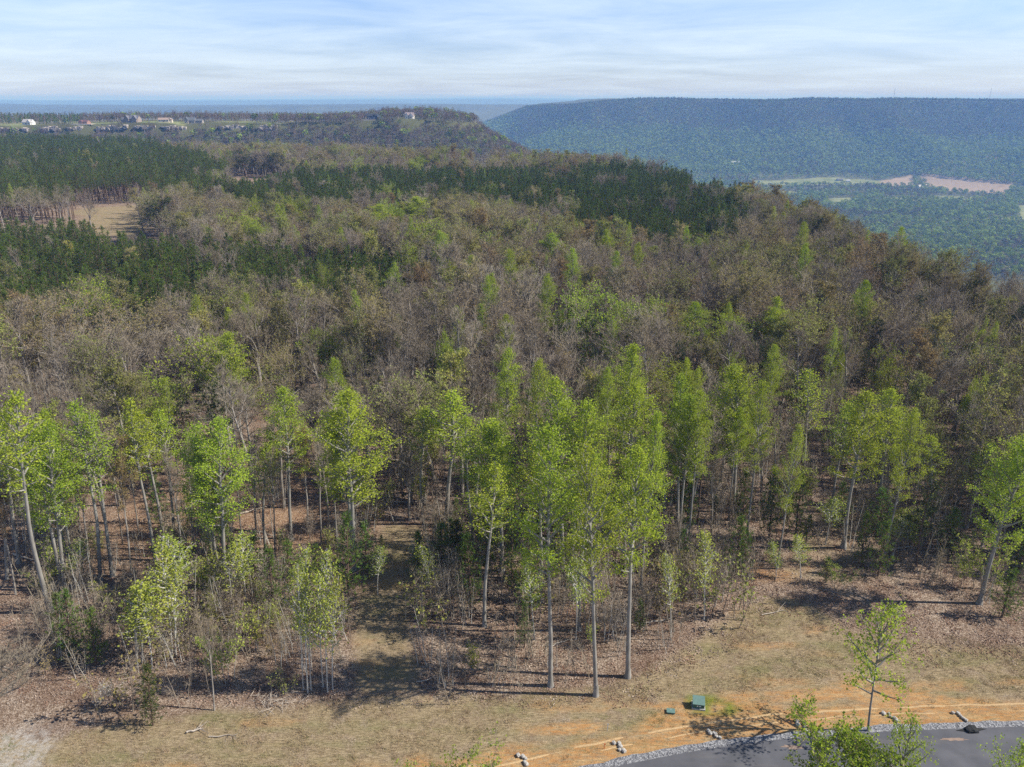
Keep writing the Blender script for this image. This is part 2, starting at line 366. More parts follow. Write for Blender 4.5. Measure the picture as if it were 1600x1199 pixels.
def slim(seed, Ht=18.0, cr=2.6, cb=0.5, nb=15, buds=0, bsize=0.15, ntw=5, twigw=0.017, bark='hard_bark', leaf='bud_leaf'):
    """forest-grown tree: one tall stem, steep limbs only in its upper half, fine twigs"""
    rng = RS(seed); tr = MB(); cw = MB(); C = []; D = []
    P = limb(rng, np.zeros(3), np.array([rng.normal()*.03, rng.normal()*.03, 1.0]), Ht*.93, 12, 0.035, 0.02); f = np.linspace(0, 1, 13)
    tr.tube(np.vstack([[0, 0, -0.4], P]), np.concatenate([[.02*Ht], (0.0115*Ht)*(1-f)**0.8+0.03]), 7)
    for i in range(nb):
        t = cb+(1-cb)*(i+.3)/nb; u = (t-cb)/(1-cb); az = i*2.4+rng.uniform(-.6, .6); el = R(rng.uniform(38, 62)+12*u)
        L = cr*(0.75+.5*math.sin(min(1, u*1.6)*math.pi*.9))*rng.uniform(.75, 1.35)*(1.25-.6*u); p, _ = interp(P, min(t, .99))
        B = limb(rng, p, np.array([math.cos(az)*math.cos(el), math.sin(az)*math.cos(el), math.sin(el)]), L, 4, .13, .09); cw.tube(B, np.linspace(.03+.014*L, .014, 5), 4, 1)
        for k in range(6):
            q, qd = interp(B, rng.uniform(.25, .98)); nd = rot_from(qd, R(rng.uniform(20, 48)), rng); nd[2] += .35; S = limb(rng, q, nd, L*rng.uniform(.35, .6), 3, .15, .07); cw.tube(S, np.linspace(.02, .009, 4), 3, 2)
            for j in range(4):
                a, ad = interp(S, rng.uniform(.25, 1)); nd = rot_from(ad, R(rng.uniform(20, 50)), rng); nd[2] += .25; T = limb(rng, a, nd, L*rng.uniform(.15, .3), 2, .15, .05); cw.tube(T, np.linspace(.011, .007, 3), 3, 2)
                for m in range(ntw):
                    c, e = interp(T, rng.uniform(.1, 1)); C.append(c); D.append(rot_from(e, R(rng.uniform(15, 60)), rng))
    C = np.array(C); D = norm(np.array(D)+[0, 0, .3]); L = rng.uniform(.3, .85, len(C)); cw.blades(C, D, L, np.full(len(C), twigw), 2, rng.rand(len(C)), rng)
    if buds:
        i = rng.randint(0, len(C), buds); leaves(cw, rng, C[i]+D[i]*(L[i]*rng.uniform(.3, 1.05, buds))[:, None]+rng.normal(size=(buds, 3))*.07, bsize)
    V = np.concatenate(cw.v); s = Ht/V[:, 2].max()
    for q in (tr, cw): q.v = [a*np.array([1, 1, s]) for a in q.v]
    return dict(trunk=tr.mesh('trunk', [MT[bark]]), crown=cw.mesh('crown', [MT[leaf], MT[bark], MT['twig']]), H=Ht, W=2*np.percentile(np.hypot(V[:, 0], V[:, 1]), 95))
def pine(seed, Ht=15.0, cr=2.2, cb=0.4, whorls=14, per=6, tuft=9, tl=0.42, tw=0.035, leaf='pine_needle', old=False):
    rng = RS(seed); tr = MB(); cw = MB()
    P = limb(rng, np.zeros(3), np.array([0, 0, 1.0]), Ht, 10, 0.012 if not old else 0.04, 0.01); r0 = 0.0105*Ht+0.02
    f = np.linspace(0, 1, 11); tr.tube(np.vstack([[0, 0, -0.4], P]), np.concatenate([[r0*1.3], r0*(1-f)**0.75*0.9+0.02]), 7)
    C = []; D = []
    for w in range(whorls):
        u = (w+0.3)/whorls; t = cb+(1-cb)*u*0.985
        prof = (0.7+0.3*min(1, u/0.25))*(1-u)**0.55 if not old else (0.75+0.25*math.sin(u*9))*(1-u*0.9)**0.35
        for k in range(per):
            if old and rng.rand() < 0.35: continue
            az = rng.uniform(0, 2*math.pi); L = cr*max(prof, 0.14)*rng.uniform(0.7, 1.15); el = R((5 if not old else 0)+40*u+rng.uniform(-10, 12))
            p, _ = interp(P, min(0.995, t+rng.uniform(-.02, .02))); d = np.array([math.cos(az)*math.cos(el), math.sin(az)*math.cos(el), math.sin(el)])
            B = limb(rng, p, d, L, 3, 0.07 if not old else .15, 0.08); cw.tube(B, np.linspace(0.02+0.012*L, 0.012, 4), 3, 1)
            m = max(2, int(L*(2.6 if not old else 3.4)))
            for j in range(m):
                c, qd = interp(B, 0.3+0.7*(j+rng.rand())/m*0.999); c = c+rng.normal(size=3)*[0.22*L*.5+.08, 0.22*L*.5+.08, 0.10]; C.append(c); D.append(qd)
    for k in range(4): C.append(P[-1]-[0, 0, 0.25*k]); D.append(np.array([0, 0, 1.0]))
    C = np.repeat(np.array(C), tuft, 0); D = np.repeat(np.array(D), tuft, 0); n = len(C)
    D = norm(D*0.5+rng.normal(size=(n, 3))*0.62+[0, 0, 0.42]); cw.blades(C, D, tl*rng.uniform(0.6, 1.2, n), np.full(n, tw), 0, rng.rand(n), rng)
    return dict(trunk=tr.mesh('trunk', [MT['pine_bark']]), crown=cw.mesh('crown', [MT[leaf], MT['pine_bark']]), H=Ht+tl*.7, W=cr*2.1)
def thicket(seed, Ht=5.0, stems=5, leaf=0, lm='young_leaf', bark='twig'):
    """a clump of thin sapling stems"""
    rng = RS(seed); tr = MB(); cw = MB(); C = []; D = []
    for k in range(stems):
        p = np.array([rng.normal()*0.5, rng.normal()*0.5, -0.15]); h = Ht*rng.uniform(0.55, 1.0)
        S = limb(rng, p, np.array([rng.normal()*.14, rng.normal()*.14, 1]), h, 6, 0.05, 0.03); tr.tube(S, np.linspace(0.016+0.005*h, 0.01, 7), 4)
        for j in range(int(6+h*2.2)):
            q, qd = interp(S, rng.uniform(0.25, 0.99)); d = rot_from(qd, R(rng.uniform(30, 60)), rng); L = h*rng.uniform(0.07, 0.2)
            B = limb(rng, q, d, L, 2, 0.12, 0.08); cw.tube(B, np.linspace(0.012, 0.006, 3), 3, 1)
            for z in range(5):
                c, e = interp(B, rng.uniform(0.2, 1)); C.append(c); D.append(rot_from(e, R(rng.uniform(20, 60)), rng))
    C = np.array(C); D = np.array(D); n = len(C); L = rng.uniform(0.2, 0.6, n); cw.blades(C, D, L, np.full(n, 0.011), 1, rng.rand(n), rng)
    if leaf:
        i = rng.randint(0, n, leaf); leaves(cw, rng, C[i]+D[i]*(L[i]*rng.rand(leaf))[:, None]+rng.normal(size=(leaf, 3))*0.1, 0.12)
    return dict(trunk=tr.mesh('stems', [MT[bark]]), crown=cw.mesh('crown', [MT[lm], MT['twig']]), H=Ht, W=2.2)
rnd = random.Random(4)
POP = [poplar(11, cb=.40), poplar(12, cb=.46, cr=3.5, nb=38), poplar(13, cb=.34, cr=3.9, nb=50), poplar(14, cb=.42, cr=3.3, nb=42), poplar(15, cb=.36, cr=3.8, fork=True), poplar(16, cb=.38, cr=3.6, dens=1.1)]
POPT = [poplar(21, cb=.52, cr=2.4, nb=32, dens=1.0, tk=.8), poplar(22, cb=.56, cr=2.2, nb=30, dens=.9, tk=.75), poplar(23, cb=.48, cr=2.4, nb=34, dens=.75, tk=.8)]   # slim pale trees
POPY = [poplar(31, Ht=11, cr=1.3, cb=.34, nb=26, dens=.5, lsize=.13, tk=.42, bark='white_bark', leaf='young_leaf'), poplar(32, Ht=11, cr=1.4, cb=.40, nb=26, dens=.42, lsize=.13, tk=.4, bark='white_bark', leaf='young_leaf')]
POPS = [poplar(35, Ht=12, cr=3.3, cb=.30, nb=24, dens=.6, lsize=.16, tk=.7, bark='hard_bark')]
MAPLE = [hardwood(41, Ht=17, cr=4.4, fork=.3, buds=7000, bsize=.22, nl=5, leaf='poplar_leaf'), hardwood(42, Ht=10, cr=4.2, fork=.25, buds=17000, bsize=.16, nl=5, leaf='poplar_leaf')]
BARE = [hardwood(51+i, Ht=17+i % 3, cr=3.3+.35*(i % 4), fork=.40+.07*(i % 3), upright=(1.9, 1.2, 2.2, 1.5, 1.7, 1.0)[i], nl=3+i % 3, ntw=4+i % 2, twigw=.017) for i in range(3)]+[slim(171+i, Ht=17+i % 3, cr=2.3+.3*(i % 3), cb=.42+.06*(i % 3)) for i in range(5)]
BUD = [hardwood(61+i, Ht=17+i % 3, cr=3.6+.4*(i % 3), fork=.36+.05*(i % 3), buds=(4200, 2600, 6500, 1800, 5200)[i], bsize=.16, ntw=4, upright=(1.7, 1.1, 1.4, 1.9, 1.2)[i], nl=4+i % 2) for i in range(3)]+[slim(181+i, Ht=17+i % 3, cr=2.4+.3*(i % 3), cb=.42+.05*(i % 3), buds=(3800, 2400, 4600, 1500)[i]) for i in range(4)]
OAK = [hardwood(71, Ht=14, cr=6.2, fork=.2, nl=6, upright=.7, buds=5200, bark='poplar_bark'), hardwood(72, Ht=14, cr=6.0, fork=.22, nl=6, upright=.7, buds=500, bark='poplar_bark')]
PINE = [pine(81+i, cr=2.0+.2*(i % 3), cb=.36+.05*(i % 2)) for i in range(4)]
TPINE = [pine(86+i, Ht=17, cr=2.7, cb=.52, whorls=11, per=6) for i in range(3)]
OPINE = [pine(91, Ht=15, cr=4.4, cb=.38, whorls=11, per=6, tuft=14, leaf='old_needle', old=True), pine(92, Ht=15, cr=3.8, cb=.42, whorls=10, per=6, tuft=14, leaf='old_needle', old=True)]
CEDAR = [pine(95+i, Ht=6.5, cr=1.7, cb=.10, whorls=13, per=7, tuft=8, tl=.36, tw=.026, leaf=('young_needle', 'pine_needle', 'young_needle')[i]) for i in range(3)]
THK = [thicket(101, 5, 6), thicket(102, 4, 7), thicket(103, 6, 5, bark='white_bark'), thicket(104, 5, 5, leaf=600), thicket(105, 6, 5, leaf=1100), thicket(106, 3, 8, leaf=250, lm='bud_leaf')]
def tree(v, name, x, y, label, cat, group=None, Ht=None, Wd=None, rz=None, lean=0.0):
    Ht = Ht or v['H']; sz = Ht/v['H']; sx = sz if Wd is None else Wd/v['W']
    o = empty(name, (x, y, Hs(x, y)), rnd.uniform(0, 6.28) if rz is None else rz, (sx, sx, sz)); tag(o, label, cat, group)
    if lean: o.rotation_mode = 'ZYX'; o.rotation_euler = (0, lean, o.rotation_euler[2]); o.rotation_mode = 'XYZ'; q = (Matrix.Rotation(lean, 3, 'Y')@Matrix.Rotation(o.rotation_euler[2], 3, 'Z')).to_euler(); o.rotation_euler = q
    for part in ('trunk', 'crown'):
        c = bpy.data.objects.new('stem' if v[part].name.startswith('stems') else part, v[part]); COL.objects.link(c); c.parent = o
    return o
PLACED = []     # (x, y, radius) of trees already standing
# ================================================================ THE SETTING
# road edge (far side of the asphalt) in plan, from left to right
ROAD = gp([(480, 1400), (700, 1272), (820, 1232), (960, 1199), (1100, 1172), (1250, 1153), (1400, 1143), (1600, 1136), (1800, 1133), (2100, 1136)])
def dense(P, step=0.6):
    P = np.array(P, float); 
    # Catmull-Rom
    out = []
    Q = np.vstack([2*P[0]-P[1], P, 2*P[-1]-P[-2]])
    for i in range(1, len(Q)-2):
        n = max(2, int(np.linalg.norm(Q[i+1]-Q[i])/step))
        for k in range(n):
            t = k/n; a, b, c, d = Q[i-1], Q[i], Q[i+1], Q[i+2]
            out.append(0.5*((2*b)+(c-a)*t+(2*a-5*b+4*c-d)*t*t+(3*b-a-3*c+d)*t**3))
    out.append(Q[-2]); return np.array(out)
RD = dense(ROAD)
RDn = np.gradient(RD, axis=0); RDn = norm(RDn); RDn = np.stack([-RDn[:, 1], RDn[:, 0]], 1)     # points to the far (forest) side
if RDn[len(RDn)//2][1] < 0: RDn = -RDn
def strip(name, a, b, z, m, kind='structure', extra=None, wob=0.0):
    mb = MB(); n = len(RD); A = RD+RDn*a; B = RD+RDn*b
    if wob:
        w = fbm(RD[:, 0]*1.0, RD[:, 1], 1.2, 3)[:, None]*wob; B = B+RDn*w
    K = 6; rows = [A+(B-A)*k/K for k in range(K+1)]
    V = np.concatenate([np.column_stack([r, np.full(n, z)]) for r in rows])
    i = np.arange(n-1); F = []
    for k in range(K): F.append(np.stack([k*n+i, k*n+i+1, (k+1)*n+i+1, (k+1)*n+i], 1))
    mb.add(V, np.concatenate(F), 0); o = mb.obj(name, [m]); tag(o, kind=kind); return o
# ---- zones on the near ground, outlined on the ground plane
Z_OPEN = gp([(-700, 1250), (-200, 1170), (0, 1145), (100, 1150), (200, 1125), (420, 1110), (560, 1092), (700, 1092), (800, 1085), (940, 1072), (1000, 1050), (1100, 1000), (1150, 960), (1200, 935), (1260, 940), (1330, 985), (1450, 1000), (1600, 1010), (1900, 1040), (2200, 1500), (-1500, 1700)])
Z_NOTREE = gp([(1100, 1000), (1150, 950), (1175, 905), (1250, 893), (1350, 905), (1600, 965), (1900, 1000), (1900, 1100), (1200, 1100)])
Z_PATH = gp([(560, 1080), (555, 960), (585, 860), (600, 822), (658, 822), (648, 870), (640, 990), (655, 1080)])
Z_CLAY = gp([(1030, 1085), (1180, 1080), (1330, 1060), (1560, 1085), (1560, 1120), (1200, 1150), (960, 1190), (700, 1230), (650, 1195), (760, 1150), (860, 1110), (1000, 1105)])
Z_CLAY2 = gp([(1160, 880), (1240, 875), (1290, 890), (1230, 905), (1160, 915)])
Z_WHITE = gp([(-60, 1230), (-30, 1165), (10, 1140), (60, 1135), (100, 1150), (85, 1180), (40, 1230), (0, 1260)])
Z_LAWN = gp([(1075, 1092), (1110, 1089), (1150, 1097), (1155, 1112), (1120, 1120), (1090, 1113)])
Z_WARM = gp([(120, 880), (200, 780), (300, 730), (430, 735), (520, 760), (600, 800), (560, 850), (420, 870), (250, 870)])
Z_CLR = gp([(98, 332), (150, 323), (232, 318), (330, 308), (332, 314), (236, 328), (224, 345), (212, 368), (160, 362), (135, 340)])
Z_EDGE = gp([(1230, 900), (1300, 780), (1330, 690), (1400, 700), (1420, 800), (1370, 900)])
VF = {k: gp(v, VZ) for k, v in dict(
 brown1=[(1438, 281), (1478, 278), (1553, 274), (1570, 288), (1556, 303), (1480, 299), (1452, 292)],
 brown2=[(1372, 284), (1424, 281), (1426, 290), (1380, 291)],
 past1=[(1175, 284), (1290, 281), (1376, 283), (1376, 290), (1290, 289), (1205, 290), (1178, 287)],
 past2=[(1297, 309), (1330, 309), (1329, 316), (1303, 322), (1294, 318)], past3=[(1380, 309), (1440, 312), (1438, 316), (1385, 314)],
 past4=[(1540, 341), (1600, 338), (1640, 341), (1600, 344)], past5=[(1590, 322), (1680, 318), (1680, 345), (1597, 345)], past6=[(1200, 297), (1245, 300), (1240, 306), (1212, 303)], past7=[(1455, 306), (1530, 308), (1520, 313), (1450, 311)],
 lane=[(1553, 303), (1572, 288), (1590, 292), (1566, 305)]).items()}
def soft(x, y, P, w, s=6.0, a=3.0): return 1-sstep(-w, w, sd(x, y, P)+fbm(x, y, s, 4)*a)
# ---- ground sheet
Ys = list(np.arange(-220, 40, 13.0)); q = 40.0
while q < 125: Ys.append(q); q += 0.42
while q < 33000: Ys.append(q); q *= 1.0085
Ys = np.array(Ys); U = np.linspace(-1.28, 1.28, 460)
YY, UU = np.meshgrid(Ys, U, indexing='ij'); XX = UU*(np.maximum(YY, 0)+70)
gx, gy = XX.ravel(), YY.ravel(); gz = H(gx, gy)
nr, nc = XX.shape; mb = MB(); i = np.arange(nr-1)[:, None]*nc; j = np.arange(nc-1)[None]
mb.add(np.column_stack([gx, gy, gz]), np.stack([i+j, i+j+1, i+nc+j+1, i+nc+j], -1).reshape(-1, 4), 0, smooth=True)
z1 = np.zeros((len(gx), 4)); z2 = np.zeros((len(gx), 4)); z1[:, 3] = z2[:, 3] = 1
nr_ = (gy < 140) & (gy > 30); x, y = gx[nr_], gy[nr_]
op = np.maximum(soft(x, y, Z_OPEN, 0.8, 5, 2.5), 0.85*soft(x, y, Z_PATH, 0.6, 3, 1.2)); op = np.maximum(op, 0.45*soft(x, y, Z_EDGE, 2))
droad = dpoly(x, y, RD[::4], False)
cl = np.clip(soft(x, y, Z_CLAY, 1.2, 2.5, 5.0)*sstep(-0.12, 0.06, fbm(x*0.6, y*2.2, 3.0, 4)+0.02)+(1-sstep(2.2, 3.6, droad+fbm(x, y, 2, 3)*2.4)), 0, 1)
cl = np.maximum(cl, 0.6*soft(x, y, Z_CLAY2, 1, 3, 3)*sstep(-.2, .1, fbm(x, y, 2, 3)))
cl = np.maximum(cl, 0.55*sstep(0.14, 0.24, fbm(x*0.55+31, y*1.6, 4.0, 4))*op)
z1[nr_, 0] = op; z1[nr_, 1] = cl; z1[nr_, 2] = soft(x, y, Z_WHITE, 1.6, 3, 5)
z2[nr_, 2] = soft(x, y, Z_LAWN, 0.5, 2, 2)*(sstep(-.25, .05, fbm(x, y, 1.2, 3)))
mw = (gy >= 60) & (gy < 200); z2[mw, 1] = 0; 
wm = soft(gx[mw], gy[mw], Z_WARM, 4, 12, 8); 
m3 = (gy > 150) & (gy < 700); z1[m3, 0] = soft(gx[m3], gy[m3], Z_CLR, 3, 20, 14)
m4 = (gy > 1200) & (gy < 3600) & (gx > 0)
for k, P in VF.items():
    s_ = soft(gx[m4], gy[m4], P, 4, 40, 12); c = 0 if k.startswith(('brown', 'lane')) else 1
    z2[m4, c] = np.maximum(z2[m4, c], s_)
m5 = (gy > 900) & (gy < 2200) & (gx < 60)
bb = sd(gx[m5], gy[m5], BLUFF)+fbm(gx[m5], gy[m5], 90, 3)*24
z2[m5, 1] = np.maximum(z2[m5, 1], (1-sstep(-8, 0, bb))*sstep(-.05, .06, fbm(gx[m5], gy[m5], 45, 3)+0.03)*(gx[m5] < -300))
warm = np.zeros(len(gx)); warm[mw] = wm
def ground_material():
    m, t, o = mat('ground_cover'); L = t.links
    g = N(t, 'ShaderNodeNewGeometry'); P = g.outputs['Position']
    def noise(s, d=4.0, v=None, r=0.6):
        n = N(t, 'ShaderNodeTexNoise', i_Scale=s, i_Detail=d, i_Roughness=r); L.new(v or P, n.inputs['Vector']); return n.outputs['Fac']
    a1 = t.nodes.new('ShaderNodeAttribute'); a1.attribute_name = 'zone'; s1 = N(t, 'ShaderNodeSeparateColor'); L.new(a1.outputs['Color'], s1.inputs[0])
    a2 = t.nodes.new('ShaderNodeAttribute'); a2.attribute_name = 'field'; s2 = N(t, 'ShaderNodeSeparateColor'); L.new(a2.outputs['Color'], s2.inputs[0])
    vo = N(t, 'ShaderNodeTexVoronoi', i_Scale=11.0); L.new(P, vo.inputs['Vector'])
    vs_ = N(t, 'ShaderNodeSeparateColor'); L.new(vo.outputs['Color'], vs_.inputs[0])
    lit = ramp(t, vs_.outputs[0], [(0.0, (0.13, 0.095, 0.07)), (0.45, (0.28, 0.215, 0.165)), (0.8, (0.42, 0.345, 0.28)), (1.0, (0.56, 0.50, 0.43))])
    big = ramp(t, noise(0.22, 5), [(0.35, (0.62, 0.52, 0.46)), (0.65, (1.0, 0.95, 0.88))]); lit = mixrgb(t, 1.0, lit, big, 'MULTIPLY')
    warmc = ramp(t, vs_.outputs[1], [(0.0, (0.15, 0.09, 0.05)), (0.6, (0.34, 0.215, 0.13)), (1.0, (0.48, 0.36, 0.25))])
    lit = mixrgb(t, attr(t, 'warm'), lit, warmc)
    cover = ramp(t, noise(0.01, 8, None, 0.8), [(0.35, (0.075, 0.075, 0.04)), (0.65, (0.13, 0.14, 0.06))]); lit = mixrgb(t, attr(t, 'brush'), lit, cover)
    mp_ = N(t, 'ShaderNodeMapping'); mp_.inputs['Scale'].default_value = (0.35, 1.3, 1); mp_.inputs['Rotation'].default_value = (0, 0, R(-8)); L.new(P, mp_.inputs[0])
    gr = ramp(t, noise(5.0, 6, mp_.outputs[0], 0.75), [(0.30, (0.13, 0.10, 0.055)), (0.45, (0.27, 0.215, 0.13)), (0.58, (0.42, 0.34, 0.215)), (0.75, (0.56, 0.47, 0.34))])
    gg = ramp(t, noise(9.0, 4, None, 0.7), [(0.3, (0.085, 0.11, 0.03)), (0.7, (0.20, 0.24, 0.07))])
    gf = ramp(t, noise(0.35, 6, mp_.outputs[0], 0.65), [(0.48, (0, 0, 0)), (0.68, (1, 1, 1))]); gr = mixrgb(t, M1(t, 'MULTIPLY', gf, 0.45), gr, gg)
    gr = mixrgb(t, 0.85, gr, ramp(t, noise(22.0, 3, None, 0.8), [(0.35, (0.45, 0.42, 0.38)), (0.62, (1.35, 1.3, 1.25))]), 'MULTIPLY')
    leafy = ramp(t, noise(0.5, 6, None, 0.7), [(0.5, (0, 0, 0)), (0.62, (1, 1, 1))]); gr = mixrgb(t, M1(t, 'MULTIPLY', leafy, 0.5), gr, lit)
    c = mixrgb(t, s1.outputs[0], lit, gr)
    clay = ramp(t, noise(1.3, 7, mp_.outputs[0], 0.7), [(0.3, (0.36, 0.17, 0.065)), (0.5, (0.50, 0.27, 0.105)), (0.62, (0.53, 0.35, 0.17)), (0.8, (0.58, 0.44, 0.26))])
    cf = M1(t, 'MULTIPLY', s1.outputs[1], ramp(t, noise(3.4, 8, mp_.outputs[0], 0.85), [(0.42, (0.08,)*3), (0.54, (1,)*3)])); c = mixrgb(t, cf, c, clay)
    wh = ramp(t, noise(14, 3), [(0.3, (0.36, 0.33, 0.29)), (0.7, (0.62, 0.59, 0.54))]); wf = M1(t, 'MULTIPLY', s1.outputs[2], ramp(t, noise(1.8, 8, None, 0.8), [(0.42, (0.05,)*3), (0.58, (.8,)*3)])); c = mixrgb(t, wf, c, wh)
    c = mixrgb(t, M1(t, 'MULTIPLY', s2.outputs[2], 0.85), c, ramp(t, noise(11, 3), [(0.3, (0.10, 0.15, 0.015)), (0.7, (0.22, 0.27, 0.04))]))
    mp2 = N(t, 'ShaderNodeMapping'); mp2.inputs['Scale'].default_value = (0.02, 0.12, 1); L.new(P, mp2.inputs[0])
    c = mixrgb(t, s2.outputs[0], c, ramp(t, noise(1.0, 3, mp2.outputs[0]), [(0.35, (0.32, 0.24, 0.165)), (0.65, (0.42, 0.33, 0.24))]))
    c = mixrgb(t, s2.outputs[1], c, ramp(t, noise(0.02, 4), [(0.35, (0.17, 0.20, 0.08)), (0.65, (0.30, 0.31, 0.14))]))
    b = N(t, 'ShaderNodeBump'); b.inputs['Strength'].default_value = 0.8; b.inputs['Distance'].default_value = 0.12
    L.new(M1(t, 'ADD', noise(4.0, 6, None, 0.8), M1(t, 'MULTIPLY', vs_.outputs[0], 0.35)), b.inputs['Height'])
    c = c
    d = t.nodes.new('ShaderNodeBsdfDiffuse'); L.new(c, d.inputs[0]); L.new(b.outputs[0], d.inputs['Normal']); L.new(d.outputs[0], o.inputs[0]); return m
ground = mb.obj('ground', [ground_material()]); tag(ground, kind='structure')
me = ground.data
for nm, arr in (('zone', z1), ('field', z2)):
    a = me.attributes.new(nm, 'FLOAT_COLOR', 'POINT'); a.data.foreach_set('color', arr.ravel().astype(np.float32))
a = me.attributes.new('brush', 'FLOAT', 'POINT'); a.data.foreach_set('value', (0.95*sstep(520, 800, gy)).astype(np.float32))
a = me.attributes.new('warm', 'FLOAT', 'POINT'); a.data.foreach_set('value', warm.astype(np.float32))
# ---- road
def asphalt():
    m, t, o = mat('asphalt'); L = t.links; P = N(t, 'ShaderNodeNewGeometry').outputs['Position']
    n = N(t, 'ShaderNodeTexNoise', i_Scale=0.6, i_Detail=6.0); L.new(P, n.inputs['Vector'])
    n2 = N(t, 'ShaderNodeTexNoise', i_Scale=30, i_Detail=2.0); L.new(P, n2.inputs['Vector'])
    c = ramp(t, n.outputs['Fac'], [(0.3, (0.075, 0.076, 0.085)), (0.7, (0.115, 0.115, 0.125))])
    mpn = N(t, 'ShaderNodeMapping'); mpn.inputs['Scale'].default_value = (0.08, 0.8, 1); L.new(P, mpn.inputs[0])
    n3 = N(t, 'ShaderNodeTexNoise', i_Scale=1.4, i_Detail=4.0); L.new(mpn.outputs[0], n3.inputs['Vector'])
    c = mixrgb(t, M1(t, 'MULTIPLY', ramp(t, n3.outputs['Fac'], [(0.55, (0,)*3), (0.75, (1,)*3)]), 0.3), c, (0.20, 0.17, 0.14))
    c = mixrgb(t, 0.25, c, n2.outputs['Color'], 'OVERLAY')
    p = t.nodes.new('ShaderNodeBsdfPrincipled'); L.new(c, p.inputs['Base Color']); p.inputs['Roughness'].default_value = 0.8
    b = N(t, 'ShaderNodeBump'); b.inputs['Strength'].default_value = 0.4; b.inputs['Distance'].default_value = 0.01; L.new(n2.outputs['Fac'], b.inputs['Height']); L.new(b.outputs[0], p.inputs['Normal'])
    L.new(p.outputs[0], o.inputs[0]); return m
def gravelmat():
    m, t, o = mat('gravel'); L = t.links; P = N(t, 'ShaderNodeNewGeometry').outputs['Position']
    v = N(t, 'ShaderNodeTexVoronoi', i_Scale=9.0); L.new(P, v.inputs['Vector']); s = N(t, 'ShaderNodeSeparateColor'); L.new(v.outputs['Color'], s.inputs[0])
    c = ramp(t, s.outputs[0], [(0.0, (0.10, 0.10, 0.105)), (0.5, (0.22, 0.22, 0.23)), (1.0, (0.38, 0.38, 0.38))])
    b = N(t, 'ShaderNodeBump'); b.inputs['Strength'].default_value = 0.9; b.inputs['Distance'].default_value = 0.05; L.new(v.outputs['Distance'], b.inputs['Height'])
    d = t.nodes.new('ShaderNodeBsdfDiffuse'); L.new(c, d.inputs[0]); L.new(b.outputs[0], d.inputs['Normal']); L.new(d.outputs[0], o.inputs[0]); return m
strip('gravel_shoulder', -0.25, 0.70, 0.012, gravelmat(), wob=0.5)
strip('road', 0.0, -7.6, 0.035, asphalt())
strip('gravel_shoulder', -7.4, -8.8, 0.012, bpy.data.materials['gravel'])
def mudmat():
    m, t, o = mat('dried_mud'); P = N(t, 'ShaderNodeNewGeometry').outputs['Position']
    n = N(t, 'ShaderNodeTexNoise', i_Scale=3.0, i_Detail=6.0); t.links.new(P, n.inputs['Vector'])
    d = t.nodes.new('ShaderNodeBsdfDiffuse'); t.links.new(ramp(t, n.outputs['Fac'], [(0.3, (0.24, 0.17, 0.13)), (0.7, (0.36, 0.27, 0.21))]), d.inputs[0]); t.links.new(d.outputs[0], o.inputs[0]); return m
for (px, py, rx, ry) in ((1238, 1168, .7, .22), (1492, 1156, .9, .16)):
    cx, cy_ = at(px, py); a = np.arange(28)*2*math.pi/28; rr = 1+1.6*fbm(np.cos(a)*3+px, np.sin(a)*3, .8, 3)
    mb = MB(); mb.add(np.column_stack([cx+np.cos(a)*rx*rr, cy_+np.sin(a)*ry*rr, np.full(28, .040)]), [list(range(28))], 0); tag(mb.obj('mud_patch', [mudmat()]), kind='structure')
